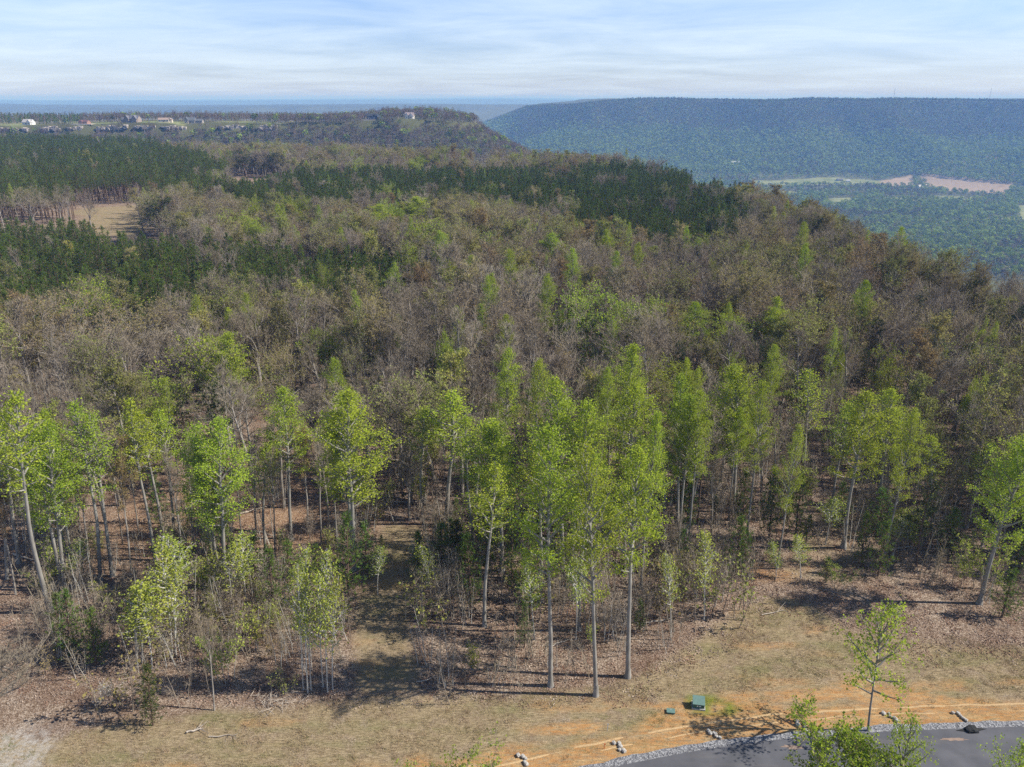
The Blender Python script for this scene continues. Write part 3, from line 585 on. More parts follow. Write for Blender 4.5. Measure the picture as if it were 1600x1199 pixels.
# ================================================================ STUFF BY GEOMETRY NODES
def stuff(name, P, variants, rz, sc3, label, cat, idx=None, tilt=None, kind='stuff'):
    n = len(P)
    if n == 0: return
    rng = np.random.RandomState(n)
    m = bpy.data.meshes.new(name); m.vertices.add(n); m.vertices.foreach_set('co', np.asarray(P, np.float32).ravel())
    a = m.attributes.new('rot', 'FLOAT_VECTOR', 'POINT'); rv = np.zeros((n, 3), np.float32); rv[:, 2] = rz
    if tilt is not None: rv[:, :2] = tilt
    a.data.foreach_set('vector', rv.ravel())
    a = m.attributes.new('scl', 'FLOAT_VECTOR', 'POINT'); a.data.foreach_set('vector', np.asarray(sc3, np.float32).ravel())
    a = m.attributes.new('idx', 'INT', 'POINT'); a.data.foreach_set('value', (rng.randint(0, len(variants), n) if idx is None else idx).astype(np.int32))
    o = bpy.data.objects.new(name, m); COL.objects.link(o); tag(o, label, cat, kind=kind)
    g = bpy.data.node_groups.new(name+'_scatter', 'GeometryNodeTree')
    g.interface.new_socket('Geometry', in_out='INPUT', socket_type='NodeSocketGeometry'); g.interface.new_socket('Geometry', in_out='OUTPUT', socket_type='NodeSocketGeometry')
    gi = g.nodes.new('NodeGroupInput'); go = g.nodes.new('NodeGroupOutput'); L = g.links
    jn = g.nodes.new('GeometryNodeJoinGeometry')
    for v in reversed(variants):
        ms = [v['trunk'], v['crown']] if isinstance(v, dict) else [v]
        j2 = g.nodes.new('GeometryNodeJoinGeometry')
        for q in ms:
            po = bpy.data.objects.new(q.name, q)
            oi = g.nodes.new('GeometryNodeObjectInfo'); oi.inputs['Object'].default_value = po; L.new(oi.outputs['Geometry'], j2.inputs[0])
        ti = g.nodes.new('GeometryNodeGeometryToInstance'); L.new(j2.outputs[0], ti.inputs[0]); L.new(ti.outputs[0], jn.inputs[0])
    ip = g.nodes.new('GeometryNodeInstanceOnPoints'); L.new(gi.outputs[0], ip.inputs['Points']); L.new(jn.outputs[0], ip.inputs['Instance']); ip.inputs['Pick Instance'].default_value = True
    def na(nm, ty):
        q = g.nodes.new('GeometryNodeInputNamedAttribute'); q.data_type = ty; q.inputs['Name'].default_value = nm
        return [s for s in q.outputs if s.enabled and s.name == 'Attribute'][0]
    L.new(na('idx', 'INT'), ip.inputs['Instance Index']); L.new(na('scl', 'FLOAT_VECTOR'), ip.inputs['Scale'])
    er = g.nodes.new('FunctionNodeEulerToRotation'); L.new(na('rot', 'FLOAT_VECTOR'), er.inputs[0]); L.new(er.outputs[0], ip.inputs['Rotation'])
    L.new(ip.outputs[0], go.inputs[0])
    md = o.modifiers.new('scatter', 'NODES'); md.node_group = g; return o
# ================================================================ TREES SET ONE BY ONE
def pyY(py): return at(800, py)[1]
def top_h(py, Y): return z_at(py, Y)
def base_tree(V, name, bx, by, ty, wpx, label, cat, group=None, lean=0.0, keep=1.6):
    """stands where its foot is seen; height and spread from how tall and wide it looks"""
    x, y = at(bx, by); Ht = top_h(ty, y)-Hs(x, y); sl = math.hypot(y, CAMH-Ht*0.8)
    Wd = wpx/FPX*sl if wpx else None; v = rnd.choice(V)
    PLACED.append((x, y, keep)); return tree(v, name, x, y, label, cat, group, Ht, Wd, lean=(0.0 if bx > 1500 else float(np.clip(.085*(800-bx)/700, -.06, .09)))+lean*.12)
def top_tree(V, name, tx, ty, Ht, wpx, label, cat, group=None, keep=3.0, fpx=None):
    """foot hidden in the wood: stands where a tree of this height shows its top there"""
    x, y = at(tx, ty, Ht)
    x, y = at(tx, ty, Ht+Hs(x, y)); sl = math.hypot(y, CAMH-Ht); Wd = wpx*1.35/FPX*sl if wpx else None
    PLACED.append((x, y, keep)); CLEAR.append((tx, ty, wpx or 30, y)); return tree(rnd.choice(V), name, x, y, label, cat, group, Ht, Wd)
CLEAR = []
PG = 'tall tulip poplars along the front of the wood'
for bx, by, ty, w, V, lean, lb in [
 (860, 1072, 672, 112, POP, 0.0, 'tall poplar with long bare trunk, left one of the three at the clearing edge'),
 (931, 1087, 692, 112, POP, 0.02, 'tall poplar standing farthest forward of the three trunks at the clearing edge'),
 (981, 1058, 706, 108, POP, 0.02, 'tall poplar with long bare trunk, right one of the three at the clearing edge'),
 (757, 978, 722, 74, POPT, 0.0, 'thin crowned poplar on pale trunk between the grassy path and three edge poplars'),
 (784, 892, 655, 105, POP, 0.0, 'poplar just behind the thin crowned poplar right of the grassy path'),
 (553, 890, 604, 122, POP[4:5], -0.02, 'broad bright green double trunked poplar left of the grassy path'),
 (352, 920, 650, 106, POP, -0.04, 'full crowned leaning poplar left of the broad double trunked one'),
 (455, 842, 607, 74, POP, -0.03, 'narrow dense poplar between the full leaning poplar and the double trunked one'),
 (415, 858, 690, 52, POPT, -0.02, 'slim poplar close to the left of the narrow dense poplar'),
 (243, 875, 625, 62, POPT, -0.06, 'slim pale trunked poplar in the middle left cluster, first from the left'),
 (258, 862, 640, 58, POPT, -0.05, 'slim pale trunked poplar in the middle left cluster, second from the left'),
 (272, 838, 634, 56, POPT, -0.03, 'slim pale trunked poplar in the middle left cluster, third from the left'),
 (157, 912, 634, 72, POPT, -0.05, 'pale poplar pair near the left edge, the left tree of the pair'),
 (176, 900, 645, 66, POPT, -0.04, 'pale poplar pair near the left edge, the right tree of the pair'),
 (78, 958, 602, 84, POPT, -0.10, 'strongly leaning tall poplar with whitish trunk at far left'),
 (102, 925, 655, 92, POP, -0.07, 'leaning poplar with dense crown beside the strongly leaning one at far left'),
 (12, 905, 655, 60, POPT, -0.06, 'poplar half out of view at the left edge behind the leaning poplars'),
 (697, 822, 604, 88, POPT[:2], 0.0, 'poplar behind the shrubs on the right side of the path end'),
 (662, 820, 632, 50, POPT, 0.0, 'slender pale poplar at the far end of the grassy path'),
 (880, 905, 594, 118, POP, 0.0, 'very broad poplar crown rising behind the three edge poplars'),
 (975, 860, 600, 90, POP, 0.0, 'poplar behind and right of the broad crowned poplar, nearer its shoulder'),
 (1058, 845, 589, 78, POP, 0.0, 'poplar with oval crown right of the three edge poplars, further back'),
 (1145, 800, 568, 84, POP, 0.02, 'tall pointed poplar standing over the leafless brush right of centre'),
 (1252, 770, 574, 58, POPT, 0.0, 'narrow poplar with grey trunk right of the tall pointed poplar'),
 (1318, 856, 607, 80, POP, 0.05, 'poplar with long trunk rising from the right hand undergrowth'),
 (1372, 800, 604, 62, POP, 0.03, 'poplar close behind the long trunked one in the right hand undergrowth'),
 (1300, 790, 626, 48, POPT, 0.0, 'small crowned poplar left of the long trunked one at right'),
 (1530, 943, 678, 96, POP[2:3], 0.09, 'large leaning poplar on the slope near the right edge'),
 (1545, 880, 672, 80, POP, 0.07, 'poplar standing behind the large leaning one near the right edge'),
 (1444, 830, 686, 48, POPT, 0.0, 'small pointed poplar left of the large leaning poplar at right'),
 (1510, 825, 690, 52, POPT, 0.02, 'slim poplar between the small pointed one and the right edge'),
 (905, 985, 700, 66, POPT, 0.0, 'slim poplar just behind the gap between the three edge poplars'),
 (845, 940, 690, 70, POPT, 0.0, 'slim poplar behind the left one of the three edge poplars'),
 (740, 850, 645, 56, POPT, 0.0, 'thin leaved poplar between path end and the poplar behind the thin crowned one'),
 (30, 880, 640, 66, POPT, -0.05, 'pale green poplar behind the strongly leaning one at far left')]:
    base_tree(V, 'tulip_poplar', bx, by, ty, w, lb, 'tree', PG, lean)
# bright crowns seen inside the wood
for k, (tx, ty, Ht, w, V) in enumerate([(980, 536, 21, 46, POP), (787, 543, 20, 34, POP), (698, 503, 19, 46, POP), (789, 493, 18, 26, POP), (838, 562, 20, 36, POP), (1112, 392, 17, 24, POP), (1216, 466, 18, 40, POP), (1088, 474, 17, 40, POP),
  (637, 368, 18, 36, POP), (683, 362, 18, 32, POP), (613, 412, 17, 26, POP), (616, 310, 17, 36, POP), (652, 306, 17, 34, POP), (585, 320, 16, 34, POP), (745, 348, 17, 34, POP), (855, 364, 17, 36, POP), (949, 360, 17, 24, POP), (703, 398, 17, 30, POP), (735, 400, 17, 26, POP),
  (393, 302, 16, 34, MAPLE), (398, 335, 17, 42, MAPLE), (475, 302, 15, 34, MAPLE), (305, 278, 16, 36, MAPLE), (655, 238, 15, 34, MAPLE), (680, 236, 15, 22, MAPLE), (752, 232, 15, 34, MAPLE), (800, 236, 15, 22, MAPLE), (838, 242, 15, 24, MAPLE), (523, 248, 15, 24, MAPLE), (865, 244, 15, 20, MAPLE), (942, 248, 15, 16, MAPLE), (645, 246, 15, 26, MAPLE), (168, 228, 16, 30, MAPLE), (75, 238, 16, 18, MAPLE),
  (1320, 508, 17, 30, MAPLE), (1536, 572, 17, 40, POP), (1213, 540, 18, 26, POP), (1146, 540, 16, 34, MAPLE), (905, 420, 17, 26, POP), (450, 300, 16, 28, MAPLE), (1530, 490, 16, 36, MAPLE), (1105, 360, 16, 20, POP), (1195, 598, 20, 36, POP), (1096, 612, 20, 40, POP), (930, 612, 21, 44, POP), (1020, 640, 21, 40, POP), (1425, 640, 19, 38, POP), (300, 655, 20, 40, POP), (60, 640, 20, 44, POP), (1245, 660, 18, 36, POP), (775, 625, 19, 36, POP), (955, 575, 19, 34, POP), (1080, 560, 18, 30, POP), (500, 400, 17, 26, POP), (1290, 450, 16, 30, POP), (560, 455, 17, 26, POP), (880, 470, 17, 26, POP), (300, 460, 17, 30, POP), (345, 520, 18, 40, POP)]):
    V = MAPLE if (V is POP and k % 3 == 2) else V
    top_tree(V, 'tulip_poplar' if V is POP else 'maple_tree', tx, ty, Ht, w, 'bright yellow green poplar crown standing up inside the brown wood' if V is POP else 'rounded fresh green maple crown scattered inside the brown wood', 'tree',
             'bright poplars scattered inside the wood' if V is POP else 'green maples scattered inside the wood')
top_tree(MAPLE[:1], 'maple_tree', 152, 428, 18, 104, 'big round bright green tree in front of the left pine block', 'tree', keep=6)
top_tree(MAPLE[:1], 'maple_tree', 1403, 535, 16, 62, 'round bright green tree by itself in the right of the wood', 'tree', keep=5)
for tx, ty, w, v, lb in [(438, 508, 112, 0, 'wide spreading oak with pale limbs and yellowish buds left of centre'), (245, 500, 110, 1, 'wide leafless oak with dark forked limbs left of centre'), (1322, 562, 92, 0, 'round topped olive oak at the right below the lone bright tree'), (1400, 606, 80, 0, 'round topped olive oak at the right beside the undergrowth poplars'), (560, 512, 80, 0, 'wide yellowish oak right of the spreading pale limbed one'), (1500, 640, 90, 0, 'round topped olive oak near the right edge above the leaning poplar'), (60, 560, 90, 1, 'wide leafless oak near the left edge above the poplars'), (800, 585, 90, 0, 'wide budding oak right above the middle of the poplar row'), (130, 555, 60, 0, 'yellow budding oak near the left edge below the big round tree')]:
    top_tree(OAK[v:v+1], 'oak_tree', tx, ty, 15, w, lb, 'tree', keep=4.5)
for tx, ty, Ht, w, lb in [(920, 498, 16, 66, 'lone dark pine with flat crown in the middle of the bare wood'), (285, 600, 15, 50, 'dark round pine behind the slim poplar cluster at left'), (335, 608, 15, 84, 'olive green spreading pine beside the dark round pine at left'), (242, 312, 17, 72, 'large dark spreading pine at the edge of the far clearing'), (380, 238, 16, 60, 'dark old pine above the far clearing, left one of two'), (425, 240, 16, 44, 'dark old pine above the far clearing, right one of two'),
   (1068, 538, 14, 36, 'dark pine right of the middle behind the poplars'), (1205, 540, 14, 46, 'dark pine above the narrow grey trunked poplar'), (1098, 262, 15, 34, 'dark pine at the right end of the wide pine block'), (1525, 438, 15, 40, 'dark pine on the skyline edge near the right'), (1592, 478, 15, 46, 'dark pine cut by the right edge of view'), (1382, 418, 15, 44, 'dark pine among bare trees on the right shoulder of the hill'), (1300, 370, 14, 30, 'dark pine near the crest above the valley, right side'), (1000, 233, 14, 26, 'dark pine on the crest against the blue ridge'), (968, 238, 14, 20, 'small dark pine on the crest left of its larger neighbour'), (1190, 440, 14, 30, 'dark pine in bare wood below the right end of the pine block'), (1020, 425, 14, 26, 'dark pine in bare wood below the middle of the wide pine block'), (672, 552, 12, 22, 'small dark pine in bare wood above the path'), (1380, 500, 14, 40, 'olive pine in bare wood right of the bright poplars'), (1270, 590, 14, 40, 'dark pine behind the small crowned poplar'), (1440, 400, 14, 34, 'dark pine at the crest where the valley opens'), (520, 235, 14, 26, 'dark pine at the back of the wood before the rocky bluff')]:
    top_tree(OPINE, 'old_pine', tx, ty, Ht, w, lb, 'tree')
# young trees with pale stems in the brush
YG = 'young poplars with pale stems in the brush'
for bx, by, ty, w, V, lean, lb in [
 (481, 1083, 862, 46, POPY, -0.03, 'young poplar clump with three white stems at the brush edge, left clump'), (474, 1078, 870, 40, POPY, -0.07, 'white stemmed young poplar leaning left out of the left clump'), (486, 1079, 880, 36, POPY, 0.0, 'white stemmed young poplar on the right of the left clump'),
 (512, 1082, 866, 46, POPY, 0.0, 'young poplar clump beside the path, front stem'), (520, 1078, 900, 40, POPY, 0.02, 'young poplar clump beside the path, right stem'), (505, 1074, 885, 40, POPY, -0.02, 'young poplar clump beside the path, left stem'),
 (215, 1040, 905, 60, POPY, -0.14, 'pale young tree leaning left in the middle of the brush'), (222, 1035, 915, 54, POPY, -0.05, 'pale young tree beside the leaning one in the brush'), (238, 1045, 925, 50, POPY, -0.02, 'pale young tree right of the leaning pair in the brush'),
 (270, 1027, 862, 58, POPY, -0.08, 'tall pale young tree in left brush with leaning twin stems'), (275, 1024, 890, 50, POPY, -0.03, 'pale young tree behind the leaning twin stems'), (297, 952, 832, 62, POPY, -0.02, 'light green young tree in front of the orange leaf litter'), (386, 952, 842, 48, POPY, 0, 'light green young tree below the full leaning poplar'), (360, 965, 850, 44, POPY, 0, 'thin young tree at the foot of the full leaning poplar'),
 (118, 925, 850, 40, POPY, -.05, 'thin young tree below the leaning poplars at far left'), (1100, 968, 822, 42, POPY, 0.02, 'young leafy tree in leafless brush right of the three edge poplars'), (1212, 905, 852, 26, POPY, 0, 'small green sapling on the orange bank, left one'), (1251, 905, 842, 30, POPY, 0, 'small green sapling on the orange bank, middle one'), (1048, 1000, 860, 36, POPY, 0, 'young tree just right of the right edge poplar'), (900, 1000, 860, 40, POPY, 0, 'young tree behind the trunks of the edge poplars'), (835, 1000, 880, 40, POPY, 0, 'young tree left of the left edge poplar'), (590, 930, 860, 30, POPY, 0, 'young leafy sapling beside the grassy path'), (675, 950, 850, 36, POPY, 0, 'pale stemmed young tree right of the grassy path'), (1290, 850, 770, 40, POPY, 0, 'thin young tree left of the long trunked poplar'), (1395, 870, 800, 34, POPY, 0, 'thin young tree in the right hand undergrowth')]:
    base_tree(V, 'young_poplar', bx, by, ty, w, lb, 'tree', YG, lean, keep=.6)
DG = 'leafless grey trees with pale trunks in front of the wood'
for bx, by, ty, w, lb in [(1112, 828, 690, 62, 'leafless grey tree with pale trunk right of the edge poplars'), (640, 815, 690, 60, 'dark trunked leafless tree at the end of the grassy path'), (335, 1110, 960, 44, 'leafless pale sapling tree at the edge of the left brush'), (720, 1090, 1000, 10, '')]:
    if lb: base_tree(BARE, 'leafless_tree', bx, by, ty, w, lb, 'tree', DG)
for bx, by, ty in [(42, 872, 690), (128, 862, 680), (192, 852, 668), (218, 842, 672), (302, 856, 676), (322, 836, 668), (378, 846, 672), (502, 852, 668), (482, 834, 660), (528, 866, 690), (60, 905, 720), (205, 892, 700), (330, 880, 690), (430, 872, 690), (140, 880, 700), (285, 870, 690), (400, 830, 668), (515, 832, 664), (95, 850, 690), (25, 930, 740)]:
    base_tree(BARE[3:]+BUD[3:], 'leafless_tree', bx, by, ty, 38, 'slim nearly leafless tree among the poplars left of the grassy path', 'tree', 'slim nearly leafless trees among the left poplars', keep=.8)
x, y = at(14, 1158); t_ = tree(BARE[2], 'leafless_tree', x-1.2, y, 'leafless tan tree with thick trunk in the bottom left corner', 'tree', None, 9.5, 9.5); PLACED.append((x, y, 2))
# roadside trees
base_tree(POPS, 'roadside_tree', 1356, 1142, 952, 104, 'young bright green tree with thin crown beside the gravel shoulder', 'tree', lean=0.03)
for tx, ty, Yd, w, lb in [(1325, 1122, 41.5, 170, 'bright green tree top rising in front of the road at the bottom edge'), (1425, 1128, 41.2, 70, 'small side tree top right of the big one in front of the road'), (1606, 1168, 41, 70, 'bright leafy tree top in the bottom right corner'), (705, 1160, 44.5, 50, 'thin budding tree top at the bottom edge left of the road'), (752, 1178, 44.2, 44, 'small budding tree top beside the other at the bottom edge')]:
    Ht = top_h(ty, Yd); v = (MAPLE[1] if w == 170 else POPS[0]) if ty < 1130 or tx > 1500 else THK[4]
    sl = math.hypot(Yd, CAMH-Ht); tree(v, 'roadside_tree', x_at(tx, ty, Yd), Yd, lb, 'tree', None, Ht, w*(1.45 if w == 170 else 1)/FPX*sl)
EG = 'young evergreens at the front of the wood'
for k, (bx, by, ty, w, c, lb) in enumerate([(239, 1134, 1036, 52, 1, 'small open pine at the mown edge in the left foreground'), (112, 1030, 918, 60, 0, 'young evergreen at left of the brush, nearest the shaded lane'), (150, 1040, 950, 50, 0, 'young evergreen right of the one by the shaded lane'), (95, 1000, 925, 44, 1, 'dark young pine at the left end of the brush'),
 (428, 965, 850, 56, 1, 'dark young pine left of the double trunked poplar'), (400, 920, 832, 50, 0, 'young evergreen in front of the slim poplar'), (455, 925, 842, 56, 1, 'dark young pine under the narrow dense poplar'), (545, 948, 798, 62, 0, 'tall young evergreen at the foot of the double trunked poplar'), (575, 905, 815, 50, 0, 'young evergreen on the left border of the path'), (598, 868, 835, 16, 0, 'tiny evergreen standing in the grassy path'), (500, 940, 850, 50, 0, 'young evergreen between the two left poplars'),
 (655, 905, 830, 50, 0, 'young evergreen on the right border of the path'), (690, 900, 815, 60, 1, 'dark young pine in the thicket right of the path'), (715, 880, 810, 56, 1, 'dark young pine further into the thicket right of the path'), (735, 950, 830, 60, 0, 'tall young evergreen left of the thin crowned poplar'), (760, 900, 800, 56, 1, 'dark young pine behind the thin crowned poplar'), (820, 1012, 938, 36, 0, 'small pine sapling left of the left edge poplar'), (828, 965, 800, 62, 0, 'tall young evergreen behind the left edge poplar'), (800, 930, 800, 50, 1, 'dark pine between the poplars in the centre thicket'), (905, 940, 820, 60, 0, 'young evergreen filling the gap between the edge poplars'), (1000, 990, 935, 28, 0, 'small green pine right beside the right edge poplar'), (870, 900, 790, 60, 1, 'dark pine under the very broad poplar'),
 (1148, 905, 806, 62, 0, 'rounded young evergreen in the middle of the right opening'), (1202, 842, 728, 58, 1, 'dark young pine behind the orange bank'), (1243, 845, 735, 56, 1, 'dark young pine next to its twin behind the orange bank'), (1160, 820, 735, 50, 1, 'dark young pine under the tall pointed poplar'), (1345, 885, 798, 36, 1, 'dark slim pine right of the long trunked poplar'), (1372, 840, 762, 56, 0, 'young evergreen in the right hand undergrowth'), (1565, 965, 890, 64, 0, 'bushy evergreen below the leaning poplar at right edge'), (1590, 900, 830, 60, 0, 'bushy evergreen cut by the right edge'), (1290, 912, 868, 30, 0, 'small evergreen bush on the orange bank'), (1480, 870, 790, 60, 0, 'young evergreen left of the leaning poplar'), (1060, 830, 740, 50, 1, 'dark young pine behind leafless brush right of centre'), (1020, 880, 800, 46, 1, 'dark pine behind the right edge poplar'), (1310, 830, 750, 50, 1, 'dark young pine left of the long trunked poplar')]):
    base_tree([CEDAR[c]] if c == 1 else [CEDAR[0], CEDAR[2]], 'young_pine', bx, by, ty, w, lb, 'tree', EG, keep=.8)
base_tree(OPINE, 'old_pine', 1432, 886, 758, 88, 'spreading olive pine with dark trunk on the right slope', 'tree', keep=2)
# ================================================================ THE WOOD
print('individual trees', len(PLACED))
BLK_A = gp([(-500, 335), (0, 334), (110, 334), (168, 342), (180, 362), (300, 374), (430, 380), (600, 394), (600, 430), (500, 455), (400, 450), (300, 442), (210, 470), (140, 480), (100, 470), (0, 480), (-500, 500)], 13.5)
BLK_B = gp([(330, 276), (480, 262), (600, 258), (750, 262), (850, 257), (1000, 251), (1095, 266), (1140, 288), (1160, 332), (1140, 366), (1040, 368), (960, 360), (900, 342), (830, 316), (700, 308), (500, 310), (380, 316)], 13.5)
BLK_C = gp([(-500, 208), (0, 207), (120, 208), (220, 214), (300, 228), (345, 246), (335, 270), (400, 282), (420, 291), (330, 279), (200, 284), (120, 287), (-500, 292)], 17)
FRONT = gp([(-700, 900), (-300, 870), (0, 868), (120, 830), (250, 800), (330, 815), (520, 800), (600, 795), (680, 800), (720, 835), (1000, 845), (1100, 835), (1200, 810), (1300, 800), (1420, 830), (1600, 870), (1900, 930), (2600, 1000)])
FXY = np.array(FRONT)
def frontY(x): return np.interp(x, FXY[:, 0], FXY[:, 1])
rng = np.random.RandomState(99)
def cand(x0, x1, y0, y1, s, jit=0.42):
    X, Y = np.meshgrid(np.arange(x0, x1, s), np.arange(y0, y1, s)); X = X.ravel(); Y = Y.ravel()
    return X+rng.uniform(-jit, jit, len(X))*s, Y+rng.uniform(-jit, jit, len(X))*s
def inview(x, y, z, m=60, right=30):
    px, py, d = project(x, y, z); return (d > 5) & (px > -m) & (x < 0.70*y+right) & (px < 2400) & (py < 1400)
def far_from_placed(x, y, f=1.0):
    ok = np.ones(len(x), bool)
    for a, b, r in PLACED: ok &= (x-a)**2+(y-b)**2 > (r*f)**2
    return ok
def not_covering(x, y, Ht):
    """keeps the view of single crowns and of the far clearing open, as it is in the place"""
    z = H(x, y); px, py, d = project(x, y, z+Ht); ok = np.ones(len(x), bool)
    for tx, ty, w, Y in CLEAR:
        ok &= ~((y < Y) & (y > Y*0.6) & (np.abs(px-tx) < w*0.5) & (py < ty+w*0.6))
    cl = np.array([(-200, 302), (150, 300), (232, 306), (232, 330), (224, 346), (212, 358), (165, 356), (120, 336), (-200, 334)])
    ok &= ~((y < 430) & (y > 100) & (inpoly(px, py, [tuple(q) for q in cl]) | inpoly(px, py+10, [tuple(q) for q in cl])))
    return ok
PA = PB = None
x, y = cand(-900, 700, 60, 1000, 3.3)
z = H(x, y)
edge_ = fbm(x, y, 28, 4)*26; inA = sd(x, y, BLK_A)+edge_*.4 < 2; inB = sd(x, y, BLK_B)+edge_*.7 < 2; gap_ = (fbm(x+900, y, 14, 3) > -.17) & (rng.rand(len(x)) < .93); inC = sd(x, y, BLK_C) < 0
clr = sd(x, y, Z_CLR)
pm = (inA | inB) & gap_ & inview(x, y, z) & (clr > 1) & far_from_placed(x, y, .8)
Hp = np.clip(rng.normal(13.6, 1.3, len(x)), 10.5, 17); pm &= not_covering(x, y, Hp)
PX, PY, PH = x[pm], y[pm], Hp[pm]
cx_, cy2 = cand(-900, 300, 200, 1000, 4.3); zc_ = H(cx_, cy2); cm = (sd(cx_, cy2, BLK_C)+fbm(cx_, cy2, 28, 4)*26*.8 < 0) & (fbm(cx_+900, cy2, 14, 3) > -.2) & inview(cx_, cy2, zc_) & (sd(cx_, cy2, Z_CLR) > 2)
TX, TY = cx_[cm], cy2[cm]; TH = np.clip(rng.normal(16.3, 1.6, len(TX)), 12, 20)
x, y = cand(-1000, 760, 55, 1050, 4.5); z = H(x, y); s = sd(x, y, PLAT)
edge_ = fbm(x, y, 28, 4)*26; pin = (sd(x, y, BLK_A)+edge_*.4 > 3) & (sd(x, y, BLK_B)+edge_*.7 > 3) & (sd(x, y, BLK_C)+edge_*.8 > 1)
ok = (pin | (rng.rand(len(x)) < .06)) & (s < 75) & inview(x, y, z) & (y > frontY(x)) & (sd(x, y, Z_CLR) > 2) & far_from_placed(x, y)
ok &= ~inpoly(x, y, gp([(-600, 300), (235, 306), (232, 345), (100, 344), (-600, 350)])); ok &= ~((sd(x, y, Z_PATH) < 2.0) | (sd(x, y, Z_OPEN) < 1) | (sd(x, y, Z_NOTREE) < 0))
ok &= ~((y < 95) & (sd(x, y, Z_EDGE) < 0))
ok &= ~((y < 125) & (rng.rand(len(x)) < 0.06))
hh = 16.3+fbm(x, y, 40, 3)*7+rng.normal(size=len(x))*2.2; hh = np.clip(hh-(y > 300)*1.5, 9, 21); ok &= not_covering(x, y, hh)
x, y, z, hh = x[ok], y[ok], z[ok], hh[ok]
nz1 = fbm(x+500, y, 45, 3); nz2 = fbm(x, y+900, 70, 3); r = rng.rand(len(x))
px, py, dd = project(x, y, z+hh)
pb = np.clip(0.46+nz1*1.7+0.20*(px > 900)*(py > 450)+0.2*((px > 1150) & (py < 460)), 0.05, 0.92)
kind = np.where(r < pb, 1, 0)                                    # 0 bare, 1 budding
r2 = rng.rand(len(x)); kind = np.where(r2 < 0.022+0.05*(px > 1050)*(y < 260), 2, kind)    # scattered old pine
kind = np.where((r2 > 0.955-0.045*(nz2 > 0.02)), 3, kind)                # a few more poplars
print('wood', len(x), 'pines', len(PX), len(TX))
def where_words(px): return ('left part', 'middle part', 'right part')[0 if px < 600 else (1 if px < 1050 else 2)]
def populate(nm, X, Y, HH, V, lab, cat, grp, stuff_name, stuff_label, lim=285, wsc=1.0, one_mesh=False):
    n = len(X); Z = H(X, Y); rz = rng.uniform(0, 6.28, n); vi = rng.randint(0, len(V), n); px, py, d = project(X, Y, Z+HH)
    vis = (px > -15) & (px < 1615) & (py < 1230); order = np.argsort(np.where(vis, d, d+1e6)); ind = [i for i in order[:lim] if vis[i]]
    for i in ind:
        v = V[vi[i]]; s = HH[i]/v['H']; w = wsc*rng.uniform(0.85, 1.15)
        o = empty(nm, (X[i], Y[i], Z[i]-0.05), rz[i], (s*w, s*w, s)); wd = where_words(px[i]); tag(o, lab+' in the '+wd+' of the wood', cat, grp+', '+wd)
        for part in ('trunk', 'crown'):
            c = bpy.data.objects.new(part, v[part]); COL.objects.link(c); c.parent = o
    rest = np.ones(n, bool); rest[ind] = False
    S = HH/np.array([V[k]['H'] for k in vi]); w = wsc*rng.uniform(0.85, 1.15, n)
    stuff(stuff_name, np.column_stack([X, Y, Z-0.05])[rest], V, rz[rest], np.column_stack([S*w, S*w, S])[rest], stuff_label, cat, vi[rest])
for k, nm, V, lab, grp, sn, sl, ws in ((0, 'hardwood_tree', BARE, 'leafless grey brown tree', 'leafless hardwoods of the wood', 'leafless_woodland', 'distant leafless grey brown woodland stretching back to the plateau edge', 1.05),
                              (1, 'budding_tree', BUD, 'budding olive brown tree', 'budding hardwoods of the wood', 'budding_woodland', 'distant olive budding woodland mixed into the leafless trees', 1.05),
                              (2, 'old_pine', OPINE, 'scattered dark pine among bare trees', 'scattered pines of the wood', 'scattered_pines', '', .8),
                              (3, 'tulip_poplar', POP[:2]+MAPLE[:1]+POPT[:1], 'scattered small bright poplar among bare trees', 'scattered bright poplars of the wood', 'scattered_poplars', '', .8)):
    m = kind == k
    if k == 2: hh[m] *= .8
    populate(nm, x[m], y[m], hh[m], V, lab, 'tree', grp, sn, sl or 'more '+lab.replace('scattered ', ''), wsc=ws)
populate('plantation_pine', PX, PY, PH, PINE, 'dark green planted pine', 'tree', 'pines of the planted blocks', 'pine_plantation', 'dark green planted pine blocks across the wood', wsc=1.15)
populate('tall_pine', TX, TY, TH, TPINE, 'tall pine with bare trunk behind the far clearing', 'tree', 'tall pines behind the far clearing', 'tall_pine_stand', 'stand of tall pines behind the far clearing at left', lim=200, wsc=1.1)
# understory: thin saplings below the canopy and the brush at the front
bx_, by_ = cand(-200, 190, 46, 210, 1.7); bz = H(bx_, by_)
m = inview(bx_, by_, bz, 40, 12) & (sd(bx_, by_, Z_OPEN) > 0.6) & ((sd(bx_, by_, Z_NOTREE) > 0) | (rng.rand(len(bx_)) < .12)) & (sd(bx_, by_, Z_PATH) > 0.9)
fr = by_ < frontY(bx_)
pxb, pyb, _ = project(bx_, by_, bz)
dens = np.where(fr, np.clip(0.55+fbm(bx_, by_, 9, 3)*1.9, 0.06, 1), np.clip(0.20+fbm(bx_, by_, 20, 3)*.6, 0, .5))
dens = np.where(fr & (pxb < 60), 0.04, dens); dens = np.where((pxb < 60) & (pyb > 850), 0.0, dens)
dens = np.where((pxb > 100) & (pxb < 560) & (pyb > 730) & (pyb < 850), 0.10, dens)
dens = np.where((pxb > 1170) & (pxb < 1420) & (pyb > 840), 0.10, dens); dens = np.where((pxb > 1420) & (pyb > 870), .3, dens)
m &= rng.rand(len(bx_)) < dens
bx_, by_, bz, fr = bx_[m], by_[m], bz[m], fr[m]
n = len(bx_); Hh = rng.uniform(2.6, 7.4, n)*np.where(fr, 1, 1.15); px, py, d = project(bx_, by_, bz)
